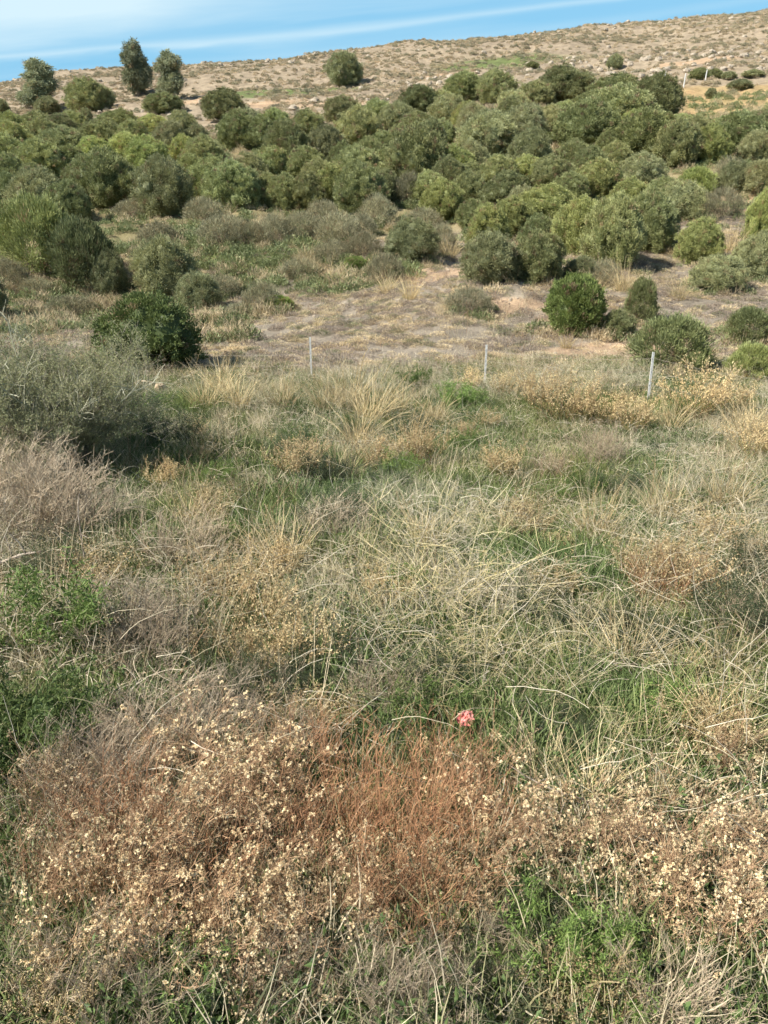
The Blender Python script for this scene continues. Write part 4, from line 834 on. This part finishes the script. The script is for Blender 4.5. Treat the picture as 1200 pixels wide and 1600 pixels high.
# kind, px, foot, width in px, label, tint
G_ = {'cream': 'cream headed weeds on the near bank', 'rust': 'rusty twigged weeds on the near bank', 'twig': 'bleached twiggy weeds', 'tan': 'tan leaved dry weeds', 'yellow': 'tangled yellow rods', 'green': 'fresh green herbs', 'grey': 'grey green herbs', 'straw': 'tall straw clumps', 'broad': 'broad leaved green weeds'}
PLANTS = [
 ('cream',300,1265,230,'cream headed weed at the top of the left bank, below the grey purple twigs',1),('cream',230,1390,230,'cream headed weed with the single largest pale head at the left',1),('cream',350,1400,230,'cream headed weed left of the rusty twigs',1),
 ('cream',150,1490,230,'cream headed weed in the lower left corner area',1),('cream',270,1540,230,'cream headed weed above the small green shoots, lower left',1),('cream',380,1500,220,'densest cream headed weed near the foot of the left bank',1.1),
 ('cream',480,1440,200,'cream headed weed just left below the rusty patch',1),('cream',60,1320,190,'brownish cream headed weed at the left edge',.85),('cream',520,1500,190,'cream headed weed below the rusty patch',.95),
 ('cream',400,1290,200,'cream headed weed between the left bank and the rusty patch',1),('cream',40,1450,190,'sparse cream headed weed at the left edge low down',.9),
 ('cream',770,1310,200,'yellow cream headed weed right of the rusty patch, below the red scrap',1.1),('cream',740,1420,180,'tan headed weed right below the rusty patch',.9),('cream',820,1380,180,'tan headed weed in the middle of the right bank',.9),
 ('cream',920,1400,190,'tan headed weed right of the middle of the bank',.9),('cream',1010,1440,200,'cream headed weed above the green shoots of the right bank',1),('cream',1100,1460,220,'broad cream headed weed at the lower right',1.08),
 ('cream',1180,1400,190,'cream headed weed at the right edge',1),('cream',1080,1340,180,'pale headed weed highest on the right bank',1),('cream',1160,1240,150,'tan headed weed near the right edge above the bank',.9),('cream',980,1340,150,'small tan headed weed on top of the right bank',.95),
 ('cream',1190,1530,190,'cream headed weed in the lower right corner',.95),('cream',650,1480,170,'thin cream headed weed at the foot of the rusty patch',.9),
 ('rust',560,1300,170,'rusty red weed at the top left of the rusty patch',1),('rust',640,1320,180,'rusty red weed at the top of the rusty patch',1),('rust',600,1410,190,'rusty red weed in the heart of the rusty patch',1.05),
 ('rust',680,1410,170,'rusty red weed at the right of the rusty patch',1),('rust',520,1380,170,'rusty brown weed at the left of the rusty patch',.9),('rust',640,1490,170,'dark rusty weed at the bottom of the rusty patch',.8),
 ('rust',400,1350,180,'thin reddish weed among the cream heads, left of the rusty patch',.9),('rust',120,1400,180,'brownish red weed among the cream heads at the left',.8),('rust',470,1240,150,'pinkish weed above the rusty patch',1.1),
 ('twig',250,1200,220,'grey purple twiggy weed at the top of the left bank',.85),('twig',330,1180,190,'pale twiggy weed above the cream heads',1),('twig',130,1290,200,'grey purple twiggy weed at the left of the bank',.85),('twig',180,1250,180,'grey purple twiggy weed behind the cream heads',.9),
 ('twig',440,1210,150,'pinkish grey twiggy weed above the rusty patch',1),('twig',30,860,210,'pale lilac brown dead shrub at the left edge under the grey shrub',1.1),('twig',90,850,200,'pale lilac brown dead shrub right of the one at the edge',1.05),('twig',20,790,170,'dead twiggy shrub at the foot of the grey shrub',1),
 ('twig',140,830,120,'low dead twigs right of the lilac brown shrubs',.9),('twig',290,890,150,'low heap of bleached twigs in the middle left',1),('twig',230,1060,190,'dark brown twiggy weed beside the lime herb',.6),('twig',170,1010,170,'brown twiggy weed behind the lime herb',.65),
 ('twig',600,1120,130,'grey twigs above the rusty patch in the grass',1),('twig',90,1570,190,'grey tangle of stems in the lower left corner',.8),('twig',760,1540,160,'grey brown tangle below the right bank',.7),('twig',420,1580,160,'dark tangle at the bottom edge',.6),
 ('tan',468,755,110,'tan topped weed with a green heart standing alone in the upper left field',1.05),('tan',250,765,70,'small orange tan weed right of the grey shrub',1.15),('tan',160,940,130,'brown leaved weed below the dead shrubs',.85),('tan',330,960,140,'rusty tan weed in the middle left field',1),
 ('tan',400,1000,150,'cream tan weed left of the tangled yellow rods',1.1),('tan',470,1060,150,'yellow tan weed at the centre left',1.1),('tan',350,1060,130,'tan weed above the green strip at left',1),('tan',420,920,110,'tan weed with green foot left of centre',.95),
 ('tan',1060,960,170,'reddish tan weed at the right of the field',.85),('tan',1010,930,120,'brown weed left of the reddish tan one at right',.8),('tan',790,750,90,'tan weed right of centre in the upper field',1),('tan',660,730,90,'pinkish tan weed below the lime shoots at the field end',1),
 ('tan',880,665,100,'yellow tan weed at the end of the field, left of the tallest post',1.0),('tan',940,670,90,'yellow tan weed just left of the tallest post',1.0),('tan',990,680,80,'yellow tan weed at the foot of the tallest post',1.0),('tan',1090,660,100,'tan bushy weed right of the tallest post',1.2),
 ('tan',1150,650,80,'orange tan weed near the right edge at the field end',1.2),('tan',840,640,70,'yellow weed right of the middle post',1.0),('tan',790,620,50,'golden weed at the foot of the middle post',1.1),('tan',730,615,50,'golden weed left of the middle post',1.4),('tan',1120,870,110,'tan weed in the right field above the reddish one',.95),
 ('tan',820,850,110,'brownish weed right of the tangled rods, upper side',.85),('tan',870,940,110,'rusty weed right of the tangled yellow rods',.8),('tan',600,960,110,'tan weed at the upper left of the tangled yellow rods',1),('tan',1180,720,80,'tan weed at the right edge of the upper field',1.1),
 ('yellow',700,950,300,'tallest tangled yellow rod plant in the middle of the field',1.1),('yellow',640,1040,270,'tangled yellow rod plant left of the middle',1.05),('yellow',760,1060,280,'tangled yellow rod plant right of the middle',1.05),('yellow',840,1120,220,'yellow rod plant right of the red scrap',1),
 ('yellow',560,920,180,'yellow rod plant behind the tangle at left',1),('yellow',900,1060,180,'thin yellow rod plant at the right of the tangle',1),('yellow',680,1130,200,'low yellow rod plant just above the red scrap',1),('yellow',980,1190,180,'bleached rod plant at the right',1.1),('yellow',760,860,180,'yellow rod plant at the top of the tangle',1),
 ('yellow',1130,1210,170,'bleached rod plant near the right edge',1.15),('yellow',460,1010,170,'yellow rod plant left of the tangle, below the tan weeds',1),
 ('green',50,1050,240,'lime green herb at the left edge',1.2),('green',120,1030,140,'lime green herb beside the brown twigs at left',1.1),('green',50,1220,260,'dark green feathery herb below the lime one at the left edge',.65),('green',110,1180,130,'green feathery herb right of the dark one at left',.8),
 ('green',715,640,60,'yellow green shoots left of the middle post',1.5),('green',745,640,44,'low yellow green shoots by the foot of the middle post',1.5),('green',645,610,56,'grey green shoots between the first two posts',.9),('green',1030,1150,110,'green herb with yellowing tips right of the tangle',1.2),
 ('green',870,1545,180,'green shoots at the bottom right of centre',1.1),('green',960,1590,180,'green shoots in the bottom right area',1.05),('green',300,1595,180,'bright green shoots at the bottom left edge',1.2),('green',380,1560,110,'green shoots below the densest cream heads',1),('green',200,1520,90,'small green shoots below the left cream heads',1),
 ('green',470,710,60,'green heart of weeds right by the lone tan topped weed',.9),('green',410,870,80,'green shoots in the middle left field',.8),('green',1090,1560,120,'dark green shoots in the lower right corner area',.8),('green',560,1590,110,'green shoots at the bottom centre',.9),
 ('grey',1170,1010,190,'dark grey green shrubby herb at the right edge',.9),('grey',1100,1040,140,'grey green herb left of the dark one at the right edge',1),('grey',510,1110,120,'dark grey green herb left of the tangle',.7),('grey',350,1100,140,'dark green herb in the strip above the left bank',.8),('grey',420,1130,140,'dark green herb above the rusty patch, left',.8),
 ('grey',270,700,90,'grey green herb at the foot of the grey shrub',1),('grey',200,680,110,'grey green herb beside the rocks',1),('grey',640,690,70,'grey green herb in the upper field',1),('grey',80,920,120,'grey green herb under the dead shrubs',1),('grey',980,1290,110,'dark green herb in the gap of the right bank',.7),('grey',820,1490,140,'dark green herb under the right bank',.6),('grey',560,1550,150,'dark green herb under the rusty patch',.6),
 ('straw',545,640,80,'tallest straw clump at the field end, right of the first post',1.1),('straw',580,660,90,'broad golden straw clump at the field end',1.1),('straw',510,645,70,'straw clump just right of the first post',1),('straw',345,620,70,'pale straw clump right of the glossy leafed bush',1.15),('straw',320,640,70,'pale straw clump by the rocks',1.1),('straw',370,640,70,'straw clump between the bush and the first post',1.05),
 ('straw',440,640,70,'straw clump left of the first post',1),('straw',620,650,60,'straw clump right of the broad golden one',1),('straw',680,670,60,'straw clump left of the lime shoots',1),('straw',1050,680,70,'straw clump right of the tallest post',1),('straw',1170,690,80,'pale straw clump near the right edge of the field end',1),
 ('straw',560,700,90,'brown straw clump in front of the golden ones',.8),('straw',640,720,80,'reddish straw clump in the upper field',.85),('straw',1140,800,110,'thin straw clump in the right of the upper field',.95),('straw',1040,820,110,'straw clump right of centre in the upper field',.95),('straw',930,850,110,'straw clump in the middle right field',.95),('straw',440,900,130,'golden straw clump left of the tangled rods',1.1),
 ('straw',920,1290,170,'bleached straw clump above the right bank',1.1),('straw',850,1240,150,'bleached straw clump right of the red scrap',1.05),('straw',1140,1180,160,'bleached straw clump near the right edge',1.1),('straw',1030,1290,150,'bleached straw clump right of the gap in the bank',1.1),('straw',980,1060,140,'straw clump right of the tangled rods',1),
 ('straw',520,448,50,'straw clump on the rim of the hollow, below the dry shrubs',1),('straw',480,415,46,'straw clump among the green weeds of the hollow',1),('straw',560,402,44,'pale straw clump on the bank left of the solitary grey green bush',1.05),('straw',604,458,40,'straw clump at the top edge of the brown slope',1),
 ('straw',497,512,22,'single tiny pale tuft on the lower brown slope',1.2),('straw',885,545,34,'dry tuft in front of the lone rounded bush',1),('straw',700,405,46,'straw clump above the bare track',1),('straw',975,455,50,'straw clump between the big clump and the thin upright bush',1),('straw',925,470,46,'straw clump above the lone rounded bush',1),('straw',1145,395,46,'straw clump right of the rounded pale topped shrub',1),
 ('straw',1060,470,46,'straw clump below the rounded pale topped shrub',1),('straw',640,470,44,'low straw clump on the upper brown slope',.95),('straw',700,485,30,'straw clump left of the low straggly shrub',1),
 ('twig',200,1630,200,'dark tangle of stems cut by the bottom edge at left',.75),('twig',650,1640,190,'dark tangle of stems cut by the bottom edge at the centre',.75),('twig',1060,1620,200,'grey tangle of stems cut by the bottom edge at right',.85),('cream',430,1620,190,'sparse headed weed cut by the bottom edge left of centre',.85),
 ('tan',900,1620,180,'brown weed cut by the bottom edge right of centre',.8),('grey',280,1620,170,'dull herb cut by the bottom edge at left',.8),('grey',780,1620,170,'dull herb cut by the bottom edge at the centre right',.75),('tan',100,1620,180,'brown weed cut by the bottom edge near the left corner',.75),('twig',560,1570,150,'grey stems left of the light green broad leaved weed',.9),
 ('rust',200,1340,180,'reddish weed behind the largest pale head',.95),('rust',300,1450,180,'reddish weed in the middle of the cream heads',.95),('rust',750,1350,150,'reddish weed among the yellow cream heads right of the rusty patch',.9),('rust',700,1260,140,'reddish brown weed below the red scrap',.95),('rust',1040,960,110,'reddish stems beside the reddish tan weed',.85),
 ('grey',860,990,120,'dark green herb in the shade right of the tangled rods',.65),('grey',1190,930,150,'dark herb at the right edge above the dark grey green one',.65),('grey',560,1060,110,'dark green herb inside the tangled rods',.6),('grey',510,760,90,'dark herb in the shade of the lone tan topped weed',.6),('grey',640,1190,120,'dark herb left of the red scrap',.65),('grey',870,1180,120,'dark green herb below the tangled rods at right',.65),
 ('broad',640,1550,170,'light green broad leaved weed at the bottom centre',1.2),('broad',580,1575,150,'pale green broad leaved weed left of the one at bottom centre',1.1),('broad',720,1520,120,'small bright broad leaved weed right of bottom centre',1.1),('broad',360,1520,80,'small broad leaved weed under the cream heads',1),('broad',500,850,90,'dark green broad leaved weed in the middle left field',.7),('broad',230,640,50,'bright green weed between the three rocks',1.1),
]
for i, (k, px, pb, w, lab, tn) in enumerate(PLANTS):
    r = rng_(1500 + i); nv = len([q for q in PL if q.startswith(k)]); sm, fm = PL['%s%d' % (k, i % nv)]
    x, y, z = ground(px, pb); m = depth_of(x, y, z) / F
    s = w * m / UW[k]; s = s * .95
    if y > 12: s *= 1.15
    nm, fn, cat = KN[k]
    t = thing(nm, lab, cat, G_[k], (x, y + .1 * s, z), r.uniform(0, 6.283), (s, s, s * r.uniform(.85, 1.1)))
    tint = np.array((1, 1, 1)) * tn
    part('stem', sm, t, tint); f = part(fn, fm, t, tint)
    if fn in ('seed_heads', 'blades'): f['kind'] = 'stuff'
# further weeds of the open field, alike within a kind and a zone
r = rng_(77)
ZN = [(640, 760, 'in the upper field'), (760, 950, 'in the middle field'), (950, 1180, 'in the lower field')]
KD = {'tan': 'brown tan dry weed', 'straw': 'loose straw clump', 'twig': 'small bleached twiggy weed', 'green': 'small green herb', 'grey': 'dull grey green herb', 'rust': 'small reddish stemmed weed', 'cream': 'small cream headed weed'}
for i in range(66):
    zi = i % 3; y0, y1, zn = ZN[zi]; k = ['tan', 'straw', 'grey', 'twig', 'green', 'grey', 'tan', 'green'][int(r.integers(0, 8))]
    px = r.uniform(230, 1195) if zi < 2 else r.uniform(330, 1195); pb = r.uniform(y0, y1); x, y, z = ground(px, pb)
    nv = len([q for q in PL if q.startswith(k)]); sm, fm = PL['%s%d' % (k, i % nv)]; s = r.uniform(.5, .95) * (.9 if y < 8 else 1.25)
    t = thing(KN[k][0], KD[k] + ' scattered ' + zn, KN[k][2], KD[k] + 's ' + zn, (x, y, z), r.uniform(0, 6.28), (s, s, s * r.uniform(.8, 1.05)))
    tint = np.array((1, 1, 1)) * r.uniform(.75, 1.1); part('stem', sm, t, tint); f = part(KN[k][1], fm, t, tint)
    if KN[k][1] in ('seed_heads', 'blades'): f['kind'] = 'stuff'
# more dry shrubs filling the hollow
# a dead branch at the left edge, and two bare leaning stalks
def dead_branch(px, pb, ln, lab, d, seed, rad):
    x, y, z = ground(px, pb); r = rng_(seed); mb = MB()
    P = polyline(np.array([[0, 0, .12]]), np.array([d]), np.array([ln]), np.array([[.1, .1, -.1]]), 7, .08, r); tubes(mb, P, rad, (.9, .8, .65), .5, 6)
    P2 = polyline(P[0, [2, 3, 5]], rdir(r, 3, .3), np.full(3, ln * .45), r.normal(0, .2, (3, 3)), 5, .1, r); tubes(mb, P2, rad * .5, (.9, .8, .65), .4, 5)
    o = bpy.data.objects.new('dead_branch', mb.mesh('dead_branch', M_wood, True)); COL.objects.link(o); o.location = (x, y, z); o['label'] = lab; o['category'] = 'dead branch'
dead_branch(-8, 905, .55, 'pale broken dead branch at the left edge', (.8, .1, .45), 3, .018)
dead_branch(136, 900, .75, 'upright pale dead stick left of the bleached twigs', (.02, .1, 1), 4, .008)
dead_branch(1075, 1060, .8, 'slanting bleached stalk at the right of the field', (-.9, -.5, .35), 6, .005)
dead_branch(950, 1300, .55, 'slanting pale stalk over the gap in the right bank', (-.7, .3, .35), 8, .005)
